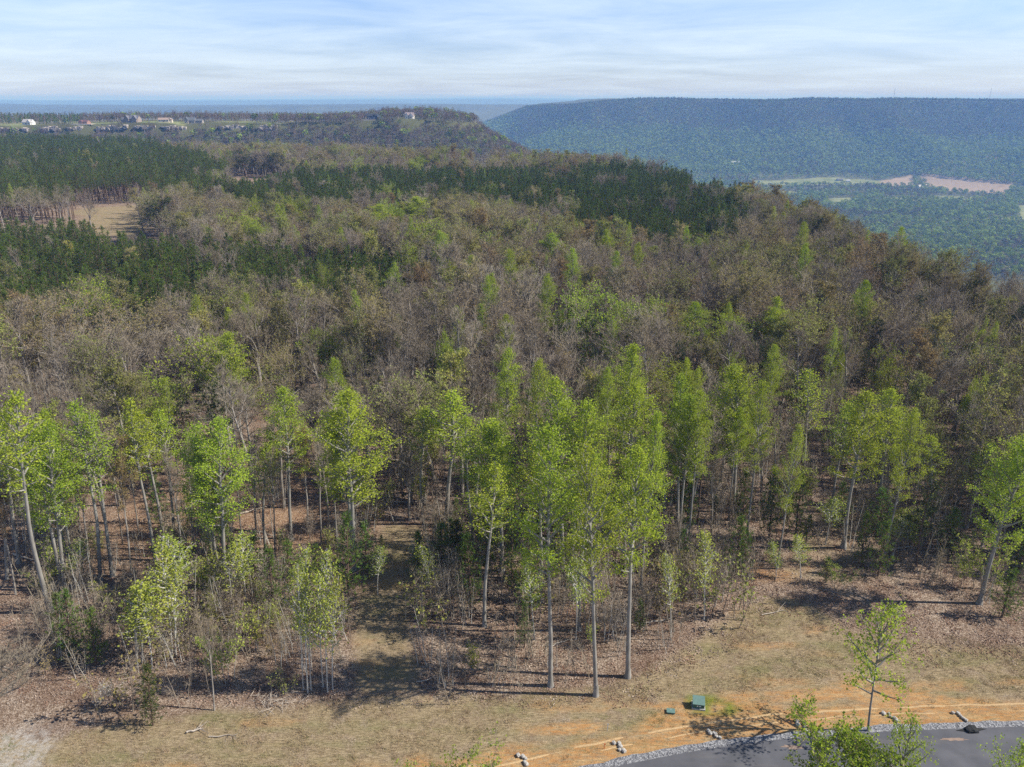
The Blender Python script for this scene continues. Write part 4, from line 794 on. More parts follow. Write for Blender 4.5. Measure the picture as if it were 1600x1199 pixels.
vi = rng.choice(6, n, p=[.25, .22, .34, .07, .04, .08]); vis = (px > 0) & (px < 1600); order = [i for i in np.argsort(np.where(vis, d/Hh, 1e9))[:280] if vis[i]]
for i in order:
    v = THK[vi[i]]; s_ = Hh[i]/v['H']; o = empty('sapling_clump', (bx_[i], by_[i], bz[i]), rng.uniform(0, 6.28), (max(s_, .7), max(s_, .7), s_))
    lf = vi[i] in (3, 4); wd = 'left of the grassy path' if px[i] < 600 else 'right of the grassy path'
    tag(o, ('thin sapling clump with first pale green leaves ' if lf else 'leafless grey thin stemmed sapling clump ')+wd, 'sapling', ('leafing sapling clumps ' if lf else 'leafless sapling clumps ')+wd)
    for part in ('trunk', 'crown'):
        c = bpy.data.objects.new('stem' if part == 'trunk' else 'crown', v[part]); COL.objects.link(c); c.parent = o
rest = np.ones(n, bool); rest[order] = False; S = np.array([THK[k]['H'] for k in vi]); sx_ = np.maximum(Hh/S, .7)
stuff('undergrowth', np.column_stack([bx_, by_, bz])[rest], THK, rng.uniform(0, 6.28, rest.sum()), np.column_stack([sx_, sx_, Hh/S])[rest], 'tangled grey brown undergrowth of thin stems beneath the trees', 'undergrowth', vi[rest])
# evergreen shrubs under the front of the wood
ex, ey = cand(-110, 150, 75, 170, 5.0); ez = H(ex, ey); pxb, pyb, _ = project(ex, ey, ez)
m = inview(ex, ey, ez, 20, 5) & (sd(ex, ey, Z_OPEN) > 2) & (sd(ex, ey, Z_NOTREE) > 1) & (sd(ex, ey, Z_PATH) > 2) & (rng.rand(len(ex)) < np.where(pxb > 620, np.where(ey < 110, .42, .16), .05)) & far_from_placed(ex, ey, 1.0) & ~((ey < 95) & (sd(ex, ey, Z_EDGE) < 0))
for a, b, c_ in zip(ex[m], ey[m], ez[m]):
    v = CEDAR[rnd.randrange(3)]; hgt = rng.uniform(3.5, 8); s_ = hgt/v['H']
    o = empty('young_pine', (a, b, c_), rnd.uniform(0, 6.28), (s_, s_, s_)); p_, _, _ = project(a, b, c_); wd = where_words(p_)
    tag(o, 'young green pine under the bare trees in the '+wd+' of the wood', 'tree', 'young pines under the bare trees, '+wd)
    for part in ('trunk', 'crown'):
        q = bpy.data.objects.new(part, v[part]); COL.objects.link(q); q.parent = o
# ================================================================ FAR WOODS
MT['far_leaf'] = leafmat('far_leaf', (0.10, 0.11, 0.05), (0.17, 0.19, 0.07), [(0.0, (0.13, 0.09, 0.07)), (0.4, (0.17, 0.13, 0.09)), (0.62, (0.13, 0.15, 0.05)), (0.85, (0.19, 0.25, 0.05)), (1.0, (0.22, 0.30, 0.05))], trans=0.2, vary=0.2)
MT['far_green'] = leafmat('far_green', (0.14, 0.20, 0.04), (0.24, 0.32, 0.06), [(0.0, (0.07, 0.12, 0.02)), (0.25, (0.15, 0.23, 0.035)), (0.5, (0.26, 0.36, 0.055)), (0.8, (0.36, 0.46, 0.08)), (1.0, (0.24, 0.22, 0.10))], trans=0.2, vary=0.2)
MT['far_bare'] = leafmat('far_bare', (0.15, 0.115, 0.09), (0.25, 0.20, 0.165), [(0.0, (0.16, 0.115, 0.095)), (0.5, (0.21, 0.165, 0.14)), (0.8, (0.19, 0.16, 0.10)), (1.0, (0.20, 0.27, 0.06))], trans=0.2, vary=0.2)
def blob(seed, Ht, rr, n, size, m, cone=False):
    rng = RS(seed); mb = MB(); mb.tube([[0, 0, -1], [0, 0, Ht*.35], [0, 0, Ht*.8]], [.3, .22, .08], 4, 1)
    u = rng.rand(n)**0.7; a = rng.uniform(0, 6.28, n); zz_ = rng.rand(n)
    if cone: rad = rr*(1-zz_)**0.7*np.sqrt(rng.rand(n)); C = np.column_stack([np.cos(a)*rad, np.sin(a)*rad, Ht*(.25+.75*zz_)])
    else:
        d = rdirs(rng, n); C = d*(0.45+0.55*rng.rand(n)**.5)[:, None]*np.array([rr, rr, Ht*.34]); C += np.array([0, 0, Ht*.64]); C[:, :2] += fbm(C[:, 2]*3+seed, a, 3.0, 2)[:, None]
    leaves(mb, rng, C, size, 0, 0.9); return mb.mesh('far_tree', [m, MT['hard_bark']])
FB = [blob(201, 13, 4.2, 150, 1.15, MT['far_leaf']), blob(202, 12, 3.6, 120, 1.15, MT['far_leaf']), blob(203, 15, 3.2, 110, 1.2, MT['far_leaf'])]
FG = [blob(204, 13, 4.6, 150, 1.3, MT['far_green']), blob(205, 11, 4.0, 130, 1.2, MT['far_green'])]
FP = [blob(206, 13, 2.2, 90, 0.9, MT['pine_needle'], True)]
FW = [blob(207, 12, 3.6, 230, 0.6, MT['far_bare']), blob(208, 11, 3.0, 150, 0.6, MT['far_bare']), blob(209, 14, 2.0, 120, 0.6, MT['far_bare'])]
def scat(name, x, y, V, label, lo=.75, hi=1.2, pv=None, cat='woodland'):
    n = len(x); z = H(x, y); s = rng.uniform(lo, hi, n); w = s*rng.uniform(.85, 1.25, n)
    stuff(name, np.column_stack([x, y, z]), V, rng.uniform(0, 6.28, n), np.column_stack([w, w, s]), label, cat, pv)
def slopecut(x, y):                       # slopes that face away are left out beyond the brow
    z = H(x, y); d = np.hypot(x, y); z2_ = H(x*(1-40/d), y*(1-40/d)); return (z-50)/d >= (z2_-50)/(d-40)-0.008
# right hand ridge
x, y = cand(-250, 2900, 2250, 4300, 9.2); z = H(x, y); px, py, d = project(x, y, z)
ok = (px > -40) & (px < 1680) & (z > VZ+16) & slopecut(x, y) & (sd(x, y, RIDGE) > -130)
x, y = x[ok], y[ok]; g = fbm(x, y, 260, 4)+rng.normal(size=len(x))*.13; zz2 = H(x, y)
g += np.clip((-60-zz2)/140, -.35, .35)
vsel = np.where(g > 0.08, 3+rng.randint(0, 2, len(x)), rng.randint(0, 3, len(x))); vsel = np.where(rng.rand(len(x)) < .06, 5, vsel)
print('ridge', len(x)); scat('ridge_woodland', x, y, FB+FG+FP, 'blue green wooded side of the long ridge across the valley', .8, 1.15, vsel)
# valley
x, y = cand(60, 2600, 820, 3000, 11.0); z = H(x, y); px, py, d = project(x, y, z)
fld = np.full(len(x), 1e9)
for P in VF.values(): fld = np.minimum(fld, sd(x, y, P))
ok = (px > 850) & (px < 1680) & (z < VZ+17) & (fld > 3)
strip_ = inpoly(px, py, [(1150, 274), (1700, 270), (1700, 300), (1560, 320), (1180, 300)])
ok &= ~(strip_ & (rng.rand(len(x)) < .55)) | (fbm(x, y, 60, 2) > .12); ok &= rng.rand(len(x)) < .95
x, y = x[ok], y[ok]; g = fbm(x, y, 180, 3)+rng.normal(size=len(x))*.1; vsel = np.where(g > -.2, 3+rng.randint(0, 2, len(x)), rng.randint(0, 3, len(x))); vsel = np.where(rng.rand(len(x)) < .04, 5, vsel)
print('valley', len(x)); scat('valley_woodland', x, y, FB+FG+FP, 'fresh green woods and hedgerows on the valley floor', .6, 1.15, vsel)
# bluff with the houses, and the hollow before it
HOUSES = [(42, 'white'), (130, 'brown'), (207, 'stone'), (255, 'cream'), (296, 'dark'), (581, 'navy'), (640, 'gabled')]
def brim(px):
    a = (px-800)/FPX; Y = np.arange(900, 1400, 1.5); X = a*Y*1.0/1.055*1.0
    X = np.array([x_at(px, 180, q) for q in Y]); b = sd(X, Y, BLUFF)+fbm(X, Y, 90, 3)*24; i = int(np.argmax(b < 0)); return X[i], Y[i]
x, y = cand(-1050, 120, 690, 1450, 4.1); z = H(x, y); px, py, d = project(x, y, z); s = sd(x, y, PLAT); b = sd(x, y, BLUFF)+fbm(x, y, 90, 3)*24
ok = (px > -40) & (px < 900) & (s > 20) & (z > -75) & ((b > 3) | (rng.rand(len(x)) < np.where(px > 430, .75, np.where(b > -38, .05, np.where(fbm(x, y, 40, 2) > -0.06, .7, .12))))) & (y < 1420)
for hp, _ in HOUSES: ok &= ~((np.abs(px-hp) < 15) & (b < 14) & (b > -45))
ok &= ~((b > 0) & (b < 16) & (px < 400) & (rng.rand(len(x)) < .2))
x, y, px, b, d = x[ok], y[ok], px[ok], b[ok], d[ok]; vsel = rng.randint(0, 3, len(x)); vsel = np.where((rng.rand(len(x)) < .05), 3, vsel)
vsel = np.where((px < 130) & (b < -8), 4, vsel); vsel = np.where((px < 480) & (b < 0) & (rng.rand(len(x)) < .5), 2, vsel)
print('bluff', len(x)); scat('bluff_woodland', x, y, FW+[FG[0], FP[0]], 'purplish grey leafless woodland on the bluff and its slope', .4, 1.0, vsel)
# ---- rocks of the cliff edge
rock_m = plain('cliff_rock', (0.33, 0.29, 0.25), 0.9, nscale=.35, var=.7, bump=.6)
def rocks(mb, c, rng, size, mi=0, sq=0.6):
    import itertools
    a = RS(rng.randint(1e6)); V = []; nu, nv = 8, 5
    for i in range(nv+1):
        for j in range(nu):
            th = math.pi*i/nv; ph = 2*math.pi*j/nu; d = np.array([math.sin(th)*math.cos(ph), math.sin(th)*math.sin(ph), math.cos(th)])
            d = np.sign(d)*np.abs(d)**sq*a.uniform(.8, 1.1); V.append(c+d*size)
    F = [(i*nu+j, i*nu+(j+1) % nu, (i+1)*nu+(j+1) % nu, (i+1)*nu+j) for i in range(nv) for j in range(nu)]
    mb.add(V, F, mi)
for k, (p0, p1, lb) in enumerate([(-10, 42, 'pale grey rock face at the left end of the bluff'), (66, 90, 'small pale rock face right of the white house'), (104, 126, 'broken rock face below the low brown house'), (150, 196, 'long pale rock face below the big stone house, left part'), (212, 240, 'pale rock face right below the big stone house'), (258, 290, 'pale rock face below the cream houses'), (345, 386, 'dark rock face at the right end of the cliff line'), (405, 430, 'low grey rock outcrop farthest right on the brim')]):
    mb = MB(); r_ = RS(300+k); cx, cy3 = brim((p0+p1)/2)
    for p in np.arange(p0, p1, 2.2):
        X, Y = brim(p); Z = Hs(X, Y); h = r_.uniform(.8, 3.0)
        if r_.rand() < .2: continue
        rocks(mb, np.array([X-cx+r_.normal(), Y-cy3-2-r_.rand()*2, Z-4.8+r_.uniform(-1.2, 1.2)]), r_, np.array([r_.uniform(1.8, 4.2), r_.uniform(2, 3.5), h]), sq=.3)
    o = mb.obj('rock_cliff', [rock_m], loc=(cx, cy3, 0)); tag(o, lb, 'rocks', 'rock faces along the bluff')
# ---- houses
def hm(c, n=1.0, r=.8): return plain('house_paint', c, r, nscale=n, var=.06)
glass_m = plain('window_glass', (0.03, 0.04, 0.05), .1, var=.1)
def house(loc, rz, blocks, wall, roof, trim, label, chim=None, cat='house', sc_=1.0):
    """blocks: (cx, cy, width, depth, wall height, ridge rise, ridge along x?)"""
    o = empty('house', loc, rz, (sc_,)*3); tag(o, label, cat)
    wb = MB(); rb = MB(); wm, rm, tm = hm(wall), hm(roof), hm(trim)
    for (cx, cy_, w, d, h, rr, ax) in blocks:
        wb.box((cx, cy_, h/2-1), (w, d, h+2)); e = .45
        if ax:
            A = w/2; B = d/2
            wb.add([(cx-A, cy_-B, h), (cx-A, cy_+B, h), (cx-A, cy_, h+rr), (cx+A, cy_-B, h), (cx+A, cy_+B, h), (cx+A, cy_, h+rr)], [(0, 2, 1), (3, 4, 5)])
            q = lambda s_, zo: [(cx-A-e, cy_+s_*(B+e), h-e*rr/B+zo), (cx+A+e, cy_+s_*(B+e), h-e*rr/B+zo), (cx+A+e, cy_, h+rr+zo), (cx-A-e, cy_, h+rr+zo)]
        else:
            A = d/2; B = w/2
            wb.add([(cx-B, cy_-A, h), (cx+B, cy_-A, h), (cx, cy_-A, h+rr), (cx-B, cy_+A, h), (cx+B, cy_+A, h), (cx, cy_+A, h+rr)], [(0, 1, 2), (3, 5, 4)])
            q = lambda s_, zo: [(cx+s_*(B+e), cy_-A-e, h-e*rr/B+zo), (cx+s_*(B+e), cy_+A+e, h-e*rr/B+zo), (cx, cy_+A+e, h+rr+zo), (cx, cy_-A-e, h+rr+zo)]
        for s_ in (-1, 1):
            V = q(s_, .05)+q(s_, .28); rb.add(V, [(0, 1, 2, 3), (4, 5, 6, 7), (0, 1, 5, 4), (1, 2, 6, 5), (2, 3, 7, 6), (3, 0, 4, 7)])
    wo_ = wb.obj('wall', [wm], o); ro = rb.obj('roof', [rm], o)
    for (cx, cy_, w, d, h, rr, ax) in blocks:
        nwin = max(1, int(w/3.2))
        for fl in range(max(1, int(h/2.8))):
            for k in range(nwin):
                X = cx-w/2+w*(k+.5)/nwin; Zw = 1.6+fl*2.8
                f = MB(); f.box((X, cy_-d/2-.05, Zw), (1.5, .12, 1.6)); fo = f.obj('window', [tm], o)
                g = MB(); g.box((X, cy_-d/2-.10, Zw), (1.2, .10, 1.3)); g.obj('pane', [glass_m], fo)
    f = MB(); c0 = blocks[0]; f.box((c0[0]+c0[2]*.02+.1, c0[1]-c0[3]/2-.08, 1.05), (1.1, .18, 2.1)); f.obj('door', [hm((.12, .07, .04))], o)
    if chim:
        for (cx, cy_, hh_) in chim: c = MB(); c.box((cx, cy_, hh_/2), (1.1, .9, hh_)); c.obj('chimney', [hm((.33, .24, .19))], ro)
    return o
HB = {
 'white': ([(0, 0, 13, 9, 3.2, 3.6, True), (4, -3.6, 5, 5, 3.2, 3, False)], (.75, .74, .70), (.42, .40, .38), 'small white house with grey roof at the left end of the bluff', None),
 'brown': ([(0, 0, 13, 8, 2.8, 2.2, True), (-2, -3, 5, 4, 2.8, 2, False)], (.28, .16, .12), (.16, .08, .07), 'low reddish brown house on pale lot right of the white house', None),
 'stone': ([(0, 0, 18, 10, 4.2, 4.2, True), (-6, -4, 6, 6, 4, 4, False), (5, -4, 7, 6, 4, 4.4, False), (-13, 0, 7, 7, 3, 2.6, True)], (.30, .24, .20), (.15, .145, .16), 'large stone house with steep slate gables on the bluff', [(2, 1, 9.5), (-9, 1, 8)]),
 'cream': ([(0, 0, 14, 8, 2.8, 2.4, True), (7.5, 1, 6, 6, 2.8, 2, False)], (.60, .52, .42), (.36, .27, .22), 'low cream house right of the large stone house', None),
 'dark': ([(0, 0, 14, 9, 3.6, 3.8, True), (-4, -4, 5, 5, 4.5, 3.6, False), (12, 1, 9, 8, 3, 2.2, True)], (.34, .30, .26), (.12, .13, .14), 'dark roofed house with pale wing beside the lawn on the bluff', [(3, 1, 8.5)]),
 'navy': ([(0, 0, 15, 9, 4.8, 2.8, True), (3, -3.8, 5, 4, 4.5, 2.4, False)], (.035, .05, .085), (.03, .035, .045), 'dark navy house alone on pale terrace near the end of the bluff', None),
 'gabled': ([(0, 0, 12, 9, 3.6, 4.4, True), (-3.5, -4, 4.5, 5, 3.8, 4, False), (2.5, -4, 4.5, 5, 3.8, 3.6, False)], (.72, .69, .64), (.30, .25, .24), 'white house with several small gables nearest the right end of the bluff', [(3, 1, 9)])}
for px_, k in HOUSES:
    X, Y = brim(px_); Y += 16; X = x_at(px_, 178, Y); bl, wc, rc, lb, ch = HB[k]
    house((X, Y, max(Hs(X, Y), Hs(X-6, Y), Hs(X+6, Y))+.2), rnd.uniform(-.2, .2), bl, wc, rc, (.7, .7, .68), lb, ch, sc_=.95)
    if k in ('navy', 'brown'):
        mb = MB(); mb.box((0, 0, 0), (26, 18, 1.0)); tag(mb.obj('terrace', [plain('terrace_fill', (.60, .54, .46), .9, nscale=.6)], loc=(X+1, Y-3, Hs(X, Y)-.1)), kind='structure')
# valley farms
for k, (px_, py_, bl, wc, rc, lb, rz) in enumerate([
 (1531, 274, [(0, 0, 26, 12, 4, 3, True)], (.7, .7, .68), (.75, .76, .76), 'long white barn at the far corner of the brown field, left one', .1), (1545, 273, [(0, 0, 22, 12, 4, 3, True)], (.7, .7, .7), (.72, .73, .75), 'white barn at the far corner of the brown field, right one', -.1),
 (1436, 293, [(0, 0, 15, 9, 5, 3.5, True), (4, -5, 7, 6, 4, 2.5, False)], (.75, .74, .7), (.45, .44, .43), 'white farmhouse at the left corner of the brown field', .6), (1447, 291, [(0, 0, 9, 7, 3.5, 2.4, True)], (.6, .55, .5), (.40, .36, .33), 'small pale shed right beside the white farmhouse', .2),
 (1147, 271.5, [(0, 0, 26, 10, 4.5, 3, True)], (.7, .7, .7), (.65, .66, .68), 'pale barn just above the shoulder of the near hill', 0), (1312, 282, [(0, 0, 16, 9, 3.5, 2.5, True)], (.3, .28, .25), (.13, .12, .12), 'dark low farm building on the long pasture', .1), (1325, 283, [(0, 0, 10, 8, 3.5, 2.5, True)], (.7, .7, .68), (.5, .5, .5), 'small white outbuilding right of the dark farm building', -.2), (1573, 276, [(0, 0, 12, 8, 3.5, 2.5, True)], (.65, .64, .6), (.4, .4, .4), 'small white house in trees right of the two barns', .4)]):
    X, Y = at(px_, py_, VZ+3); house((X, Y, Hs(X, Y)), rz, bl, wc, rc, (.75, .75, .73), lb, None, cat='barn' if 'barn' in lb else 'house', sc_=1.15)
# masts on the ridge
def mast(px_, ptop, lb):
    Y = 3470; X = x_at(px_, 150, Y); z0 = Hs(X, Y); Hm = z_at(ptop, Y)-z0; o = empty('radio_mast', (X, Y, z0)); tag(o, lb, 'mast', None)
    m = plain('galvanised_steel', (.36, .37, .39), .5, .4); w = 1.0
    for k in range(3):
        a = k*2.0944; b = MB(); b.tube([[w*math.cos(a), w*math.sin(a), -1], [w*math.cos(a), w*math.sin(a), Hm]], [.16, .16], 5); b.obj('leg', [m], o)
    br_ = MB(); zz_ = np.arange(0, Hm, 2.4)
    for z_ in zz_:
        for k in range(3):
            a, b2 = k*2.0944, (k+1)*2.0944; br_.tube([[w*math.cos(a), w*math.sin(a), z_], [w*math.cos(b2), w*math.sin(b2), min(Hm, z_+2.4)]], [.07, .07], 3)
    br_.obj('bracing', [m], o); t_ = MB(); t_.tube([[0, 0, Hm], [0, 0, Hm+4]], [.12, .06], 5); t_.obj('antenna', [m], o)
mast(1397, 138.5, 'thin lattice radio mast on the ridge, the left and clearer one'); mast(1547, 138, 'thin faint lattice radio mast on the ridge farther right')
# ================================================================ SMALL THINGS IN FRONT
green_m = plain('green_enamel', (0.045, 0.12, 0.085), .45, var=.08, nscale=4)
lidg = plain('pale_green_lid', (0.13, 0.22, 0.19), .5, var=.1, nscale=5)
conc = plain('concrete', (.42, .40, .37), .9, nscale=10)
X, Y = at(1091, 1104)
o = empty('transformer_box', (X, Y, 0), R(-10), (.85,)*3); tag(o, 'green metal utility transformer box on its patch of grass', 'utility box')
b = MB(); b.box((0, 0, .05), (1.35, 1.15, .22)); b.obj('pad', [conc], o)
b = MB(); b.add([(-.58, -.45, .162), (.58, -.45, .162), (.58, .45, .162), (-.58, .45, .162), (-.58, -.45, .62), (.58, -.45, .62), (.58, .45, .90), (-.58, .45, .90)], [(3, 2, 1, 0), (0, 1, 5, 4), (1, 2, 6, 5), (2, 3, 7, 6), (3, 0, 4, 7), (4, 5, 6, 7)]); b.obj('cabinet', [green_m], o)
b = MB(); a = math.atan2(.28, .9); b.add([(-.62, -.52, .61), (.62, -.52, .61), (.62, .49, .925), (-.62, .49, .925), (-.62, -.52, .665), (.62, -.52, .665), (.62, .49, .98), (-.62, .49, .98)], [(3, 2, 1, 0), (0, 1, 5, 4), (1, 2, 6, 5), (2, 3, 7, 6), (3, 0, 4, 7), (4, 5, 6, 7)]); lid_ = b.obj('lid', [lidg], o)
for sx_2 in (-.12, .12):
    b = MB(); b.box((sx_2, -.463, .42), (.15, .02, .12)); b.obj('warning_label', [plain('label_white', (.75, .75, .70), .6)], o)
b = MB(); b.box((.40, -.468, .38), (.05, .03, .16)); b.obj('latch', [plain('dark_steel', (.05, .05, .05), .5, .6)], o)
X, Y = at(1048, 1113); o = empty('handhole_box', (X, Y, 0), R(-8)); tag(o, 'small flat pale green utility box set in orange clay', 'utility box')
b = MB(); b.box((0, 0, .05), (.66, .46, .16)); b.obj('body', [green_m], o); b = MB(); b.box((0, 0, .155), (.72, .52, .05)); lo = b.obj('lid', [lidg], o); b = MB(); b.box((0, .12, .185), (.12, .04, .012)); b.obj('handle', [conc], lo)
# erosion blanket strips in the ditch and rows of sandbags across it
straw = plain('straw_mat', (.50, .34, .17), .95, nscale=14, var=.3, bump=.5)
strawd = plain('clay_bank', (.50, .30, .13), .95, nscale=6, var=.35, bump=.6)
for a0, a1, hgt, mm, nm, lb, ct in ((2.55, 2.78, .07, straw, 'erosion_blanket', 'pale straw erosion strip along the clay ditch, strip nearer the wood', 'erosion mat'), (1.80, 1.95, .05, straw, 'erosion_blanket', 'pale straw erosion strip along the clay ditch, strip nearer the road', 'erosion mat')):
    mb = MB(); n = len(RD); w = fbm(RD[:, 0], RD[:, 1]+a0*9, 1.5, 3)[:, None]; K = 5; V = []
    for k in range(K+1):
        p = RD+RDn*(a0+(a1-a0)*k/K+w*.35); zz_ = hgt*math.sin(math.pi*k/K)*(0.55+1.6*np.abs(fbm(RD[:, 0]*2, RD[:, 1]+k, .8, 2)))+(.006 if k in (0, K) else .01)-.07*(fbm(RD[:, 0], RD[:, 1]+a0*31, 2.2, 3) < -.03); V.append(np.column_stack([p, np.zeros(n)+zz_]))
    i = np.arange(n-1); mb.add(np.concatenate(V), np.concatenate([np.stack([k*n+i, k*n+i+1, (k+1)*n+i+1, (k+1)*n+i], 1) for k in range(K)]), 0, smooth=True); tag(mb.obj(nm, [mm]), lb, ct)
bagm = plain('sandbag_cloth', (.46, .43, .38), .9, nscale=9, var=.3)
for k, (px_, py_, lb) in enumerate([(818, 1188, 'row of pale sandbags across the ditch, nearest the left'), (968, 1168, 'row of pale sandbags across the ditch, second from the left'), (1115, 1149, 'row of pale sandbags across the ditch, third from the left below the green box'), (1253, 1135, 'row of pale sandbags across the ditch left of the roadside tree'), (1391, 1121, 'short row of pale sandbags right behind the roadside tree'), (1500, 1120, 'row of pale sandbags across the ditch nearest the right edge')]):
    X, Y = at(px_, py_); o = empty('sandbag_row', (X, Y, 0.02), R(rnd.uniform(-62, -48))); tag(o, lb, 'sandbags', 'sandbag rows across the roadside ditch'); r_ = RS(400+k)
    for j in range(5):
        b = MB(); rocks(b, np.array([(j-2)*.27, r_.normal()*.16, .10]), r_, np.array([.20, .15, .11])*r_.uniform(.75, 1.15)); b.obj('sandbag', [bagm], o)
X, Y = at(1518, 1142); o = empty('storm_inlet', (X, Y, 0.02), R(4)); tag(o, 'black storm drain inlet mound on the gravel shoulder', 'drain'); r_ = RS(5)
blk = plain('black_fabric', (.02, .02, .018), .9); b = MB(); rocks(b, np.array([0, 0, .12]), r_, np.array([.55, .42, .22])); b.obj('silt_sack', [blk], o)
for s_ in (-1, 1):
    b = MB(); b.add([(s_*.45, -.14, .02), (s_*1.35, .05, .02), (s_*.45, .18, .02), (s_*.45, -.14, .10), (s_*1.35, .05, .05), (s_*.45, .18, .12)], [(0, 1, 2), (3, 5, 4), (0, 3, 4, 1), (1, 4, 5, 2), (2, 5, 3, 0)]); b.obj('side_flap', [blk], o)
for px_, py_, c, hgt, lb in ((949, 1142, (.62, .62, .60), .75, 'grey survey stake in the rough grass above the ditch'), (944, 1170, (.75, .16, .05), .55, 'orange marker stake beside the ditch sandbags')):
    X, Y = at(px_, py_); o = empty('marker_stake', (X, Y, 0)); tag(o, lb, 'stake'); b = MB(); b.box((0, 0, hgt/2), (.05, .03, hgt)); b.obj('post', [plain('stake_wood', c, .7)], o); b = MB(); b.box((0.05, 0, hgt-.08), (.14, .012, .10)); b.obj('flag', [plain('stake_flag', c, .7)], o)
# fallen logs and branches
logm = plain('dead_wood', (.42, .36, .29), .9, nscale=3, var=.35)
for k, (x0, y0, x1, y1, r0, lb) in enumerate([(505, 962+0, 560, 950, .05, 'thin fallen branch in the brush beside the path'), (325, 1152, 372, 1148, .05, 'pale fallen stick on the mown grass at left'), (610, 757+30, 668, 772+12, .10, 'fallen branch at the far end of the path'), (310, 815, 340, 797, .16, 'pale fallen log on the orange leaf litter, upper one'), (370, 808, 425, 792, .14, 'pale fallen log on the orange leaf litter, lower one'), (1390, 862, 1425, 856, .12, 'pale log in the grass at the right opening'), (1008, 975, 1050, 968, .09, 'fallen branch at the foot of the brush right of the poplars'), (290, 1146, 318, 1140, .09, 'dead branch beside the small open pine'), (860, 1012, 895, 1000, .07, 'fallen branch between the poplar trunks'), (1190, 962, 1225, 955, .06, 'fallen stick on the leaf strewn bank'), (20, 868, 60, 880, .12, 'fallen trunk in the wood at the left edge'), (395, 828, 440, 842, .1, 'fallen dark branch below the orange leaf litter'), (650, 1066, 690, 1060, .06, 'dry stick in the trunk shadows near the path')]):
    A = at(x0, y0); B = at(x1, y1); r_ = RS(k); P = [[A[0]+(B[0]-A[0])*t+r_.normal()*.06, A[1]+(B[1]-A[1])*t+r_.normal()*.06, Hs(A[0]+(B[0]-A[0])*t, A[1]+(B[1]-A[1])*t)+r0+.05] for t in np.linspace(0, 1, 7)]
    P = np.array(P)-np.array([A[0], A[1], 0]); mb = MB(); mb.tube(P, np.linspace(r0, r0*.45, 7), 6, cap=True)
    for j in range(4):
        q, qd = interp(P, r_.uniform(.3, .95)); d = rot_from(qd, R(45), r_); d[2] = abs(d[2])*.7; mb.tube(limb(r_, q, d, r_.uniform(.5, 1.5), 3, .1, 0), np.linspace(r0*.4, .01, 4), 4)
    tag(mb.obj('fallen_branch', [logm], loc=(A[0], A[1], 0)), lb, 'log')
for px_, py_, sc2, lb in ((425, 1098, 1.0, 'heap of dead branches at the brush edge'), (1030, 935, .9, 'heap of grey brushwood behind the right edge poplar')):
    X, Y = at(px_, py_); mb = MB(); r_ = RS(px_)
    for j in range(60):
        a = r_.uniform(0, 6.28); c = np.array([r_.normal()*1.3, r_.normal()*.6, abs(r_.normal())*.25+.1])*sc2; mb.tube(limb(r_, c, np.array([math.cos(a), math.sin(a), r_.normal()*.3]), r_.uniform(.6, 1.8), 3, .1, 0), np.linspace(r_.uniform(.015, .04), .008, 4), 4)
    tag(mb.obj('brush_pile', [logm], loc=(X, Y, Hs(X, Y))), lb, 'brush pile')
# flowering dogwood sprays seen as white dots
MT['blossom'] = leafmat('blossom', (.62, .60, .52), (.80, .78, .70), trans=.3, vary=.05)
DOG = hardwood(131, Ht=4, cr=2.0, fork=.25, nl=4, buds=420, bsize=.16, leaf='blossom', fine=2, ntw=5)
for px_, py_, ty_, lb in ((170, 1105, 1068, 'small white flowering tree at the left end of the brush'), (395, 860, 825, 'small white flowering tree in front of the poplar shade'), (652, 885, 846, 'small white flowering shrub at the right side of the path')):
    X, Y = at(px_, py_); tree(DOG, 'flowering_shrub', X, Y, lb, 'shrub', None, max(1.5, top_h(ty_, Y)), 2.6)
# ================================================================ GRASS AND LITTER
def tuftm(seed, n, h, w, m, spread=.16, lean=.5):
    r_ = RS(seed); mb = MB(); C = np.column_stack([r_.normal(size=n)*spread, r_.normal(size=n)*spread, np.full(n, -.02)]); d = norm(np.column_stack([r_.normal(size=n)*lean, r_.normal(size=n)*lean, np.ones(n)])); mb.blades(C, d, h*r_.uniform(.5, 1.2, n), np.full(n, w), 0, r_.rand(n), r_); return mb.mesh('grass_tuft', [m])
MT['dry_grass'] = leafmat('dry_grass', (.34, .26, .13), (.52, .43, .26), [(0, (.46, .36, .22)), (.4, (.28, .20, .11)), (.6, (.54, .44, .29)), (.8, (.36, .28, .16)), (1.0, (.22, .23, .08))], trans=.2, vary=.25)
MT['green_grass'] = leafmat('green_grass', (.07, .12, .02), (.17, .24, .04), trans=.2)
MT['dead_leaf'] = leafmat('dead_leaf', (.20, .13, .08), (.42, .31, .22), [(0, (.24, .14, .08)), (.5, (.36, .25, .18)), (1, (.48, .40, .34))], trans=.1)
GT = [tuftm(501, 26, .21, .016, MT['dry_grass'], .2), tuftm(502, 20, .32, .014, MT['dry_grass'], .12), tuftm(503, 30, .11, .018, MT['dry_grass'], .3, 1.0)]
GG = [tuftm(504, 30, .10, .016, MT['green_grass'], .15), tuftm(505, 40, .14, .018, MT['green_grass'], .22)]
x, y = cand(-60, 90, 45, 110, .33, .5); px, py, d = project(x, y, 0); so = sd(x, y, Z_OPEN)+fbm(x, y, 4, 3)*4; ro_ = dpoly(x, y, RD[::4], False); below = np.interp(x, RD[:, 0], RD[:, 1])
claym = (sd(x, y, Z_CLAY) < 0); dn = fbm(x, y, 2.2, 4)
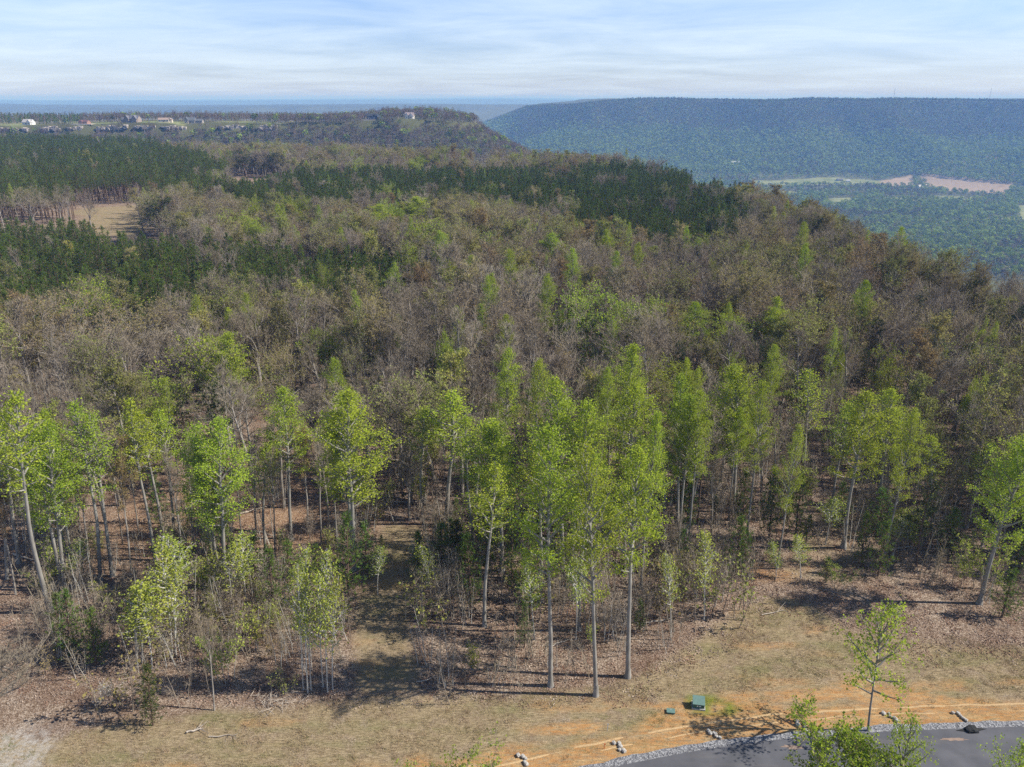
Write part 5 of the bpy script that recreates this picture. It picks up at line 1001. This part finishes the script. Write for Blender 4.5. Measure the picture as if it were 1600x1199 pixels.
ok = (px > -20) & (px < 1620) & (py < 1215) & ((so < 0) | (sd(x, y, Z_PATH) < -.3) & (rng.rand(len(x)) < .3)) & (y > below) & (ro_ > 1.6) & (rng.rand(len(x)) < np.clip(.45+dn*1.6, 0, 1)*np.where(claym | (ro_ < 4), .18, 1)) & (sd(x, y, Z_WHITE) > -.5)
x, y = x[ok], y[ok]; n = len(x); s_ = rng.uniform(.6, 1.25, n); print('tufts', n)
stuff('dry_grass', np.column_stack([x, y, H(x, y)]), GT, rng.uniform(0, 6.28, n), np.column_stack([s_]*3), 'dry tan grass on the open strip beside the road', 'grass')
x, y = cand(-60, 90, 45, 110, .5, .5); px, py, d = project(x, y, 0); g_ = fbm(x+77, y*1.7, 3.2, 4); below = np.interp(x, RD[:, 0], RD[:, 1])
lawn = sd(x, y, Z_LAWN)+2*(np.hypot(x-at(1091, 1104)[0], y-at(1091, 1104)[1]) < 1.1); spot = np.hypot((px-1262)/16, (py-1031)/7) < 1; corner = (px < 20) & (py > 1150)
ok = (px > -20) & (px < 1620) & (py < 1215) & (y > below+1.8) & (((sd(x, y, Z_OPEN) < 0) & (g_ > .17)) | (lawn < .1) | spot | corner) & (rng.rand(len(x)) < .7)
x, y = x[ok], y[ok]; n = len(x); s_ = rng.uniform(.5, 1.1, n)
stuff('green_grass', np.column_stack([x, y, H(x, y)]), GG, rng.uniform(0, 6.28, n), np.column_stack([s_]*3), 'patchy green grass tufts in the dry strip and around the green box', 'grass')
r_ = RS(77); mb = MB(); C = np.column_stack([r_.uniform(-.6, .6, 40), r_.uniform(-.6, .6, 40), r_.uniform(.01, .06, 40)]); leaves(mb, r_, C, .095, 0, 1.6); LIT = mb.mesh('leaf_patch', [MT['dead_leaf']])
x, y = cand(-110, 110, 55, 125, .95, .5); px, py, d = project(x, y, 0)
ok = (px > -20) & (px < 1620) & (sd(x, y, Z_PATH) > .3) & (so_ := (sd(x, y, Z_OPEN)+fbm(x, y, 4, 3)*5) > -2.5) & (rng.rand(len(x)) < .8); x, y = x[ok], y[ok]; n = len(x); s_ = rng.uniform(.8, 1.3, n); print('litter', n)
stuff('leaf_litter', np.column_stack([x, y, H(x, y)+.01]), [LIT], rng.uniform(0, 6.28, n), np.column_stack([s_]*3), 'fallen brown leaves covering the ground under the trees', 'leaf litter')
# ================================================================ HAZE
def haze(density=1.6e-4, col=(0.22, 0.46, 0.98)):
    mb = MB(); zl, zh = float(gz.min())-1, 112.0; mb.box((0, 17000, (zl+zh)/2), (88000, 36000, zh-zl)); m = bpy.data.materials.new('haze'); m.use_nodes = True; t = m.node_tree; t.nodes.clear()
    o = t.nodes.new('ShaderNodeOutputMaterial'); v = t.nodes.new('ShaderNodeVolumePrincipled'); v.inputs['Color'].default_value = (*col, 1); v.inputs['Density'].default_value = density; v.inputs['Anisotropy'].default_value = 0.0; v.inputs['Absorption Color'].default_value = (.6, .6, .6, 1)
    t.links.new(v.outputs[0], o.inputs['Volume']); tag(mb.obj('haze', [m]), 'thin blue air haze over the whole view', 'haze', kind='stuff')
HAZE_ON = True
if HAZE_ON: haze()
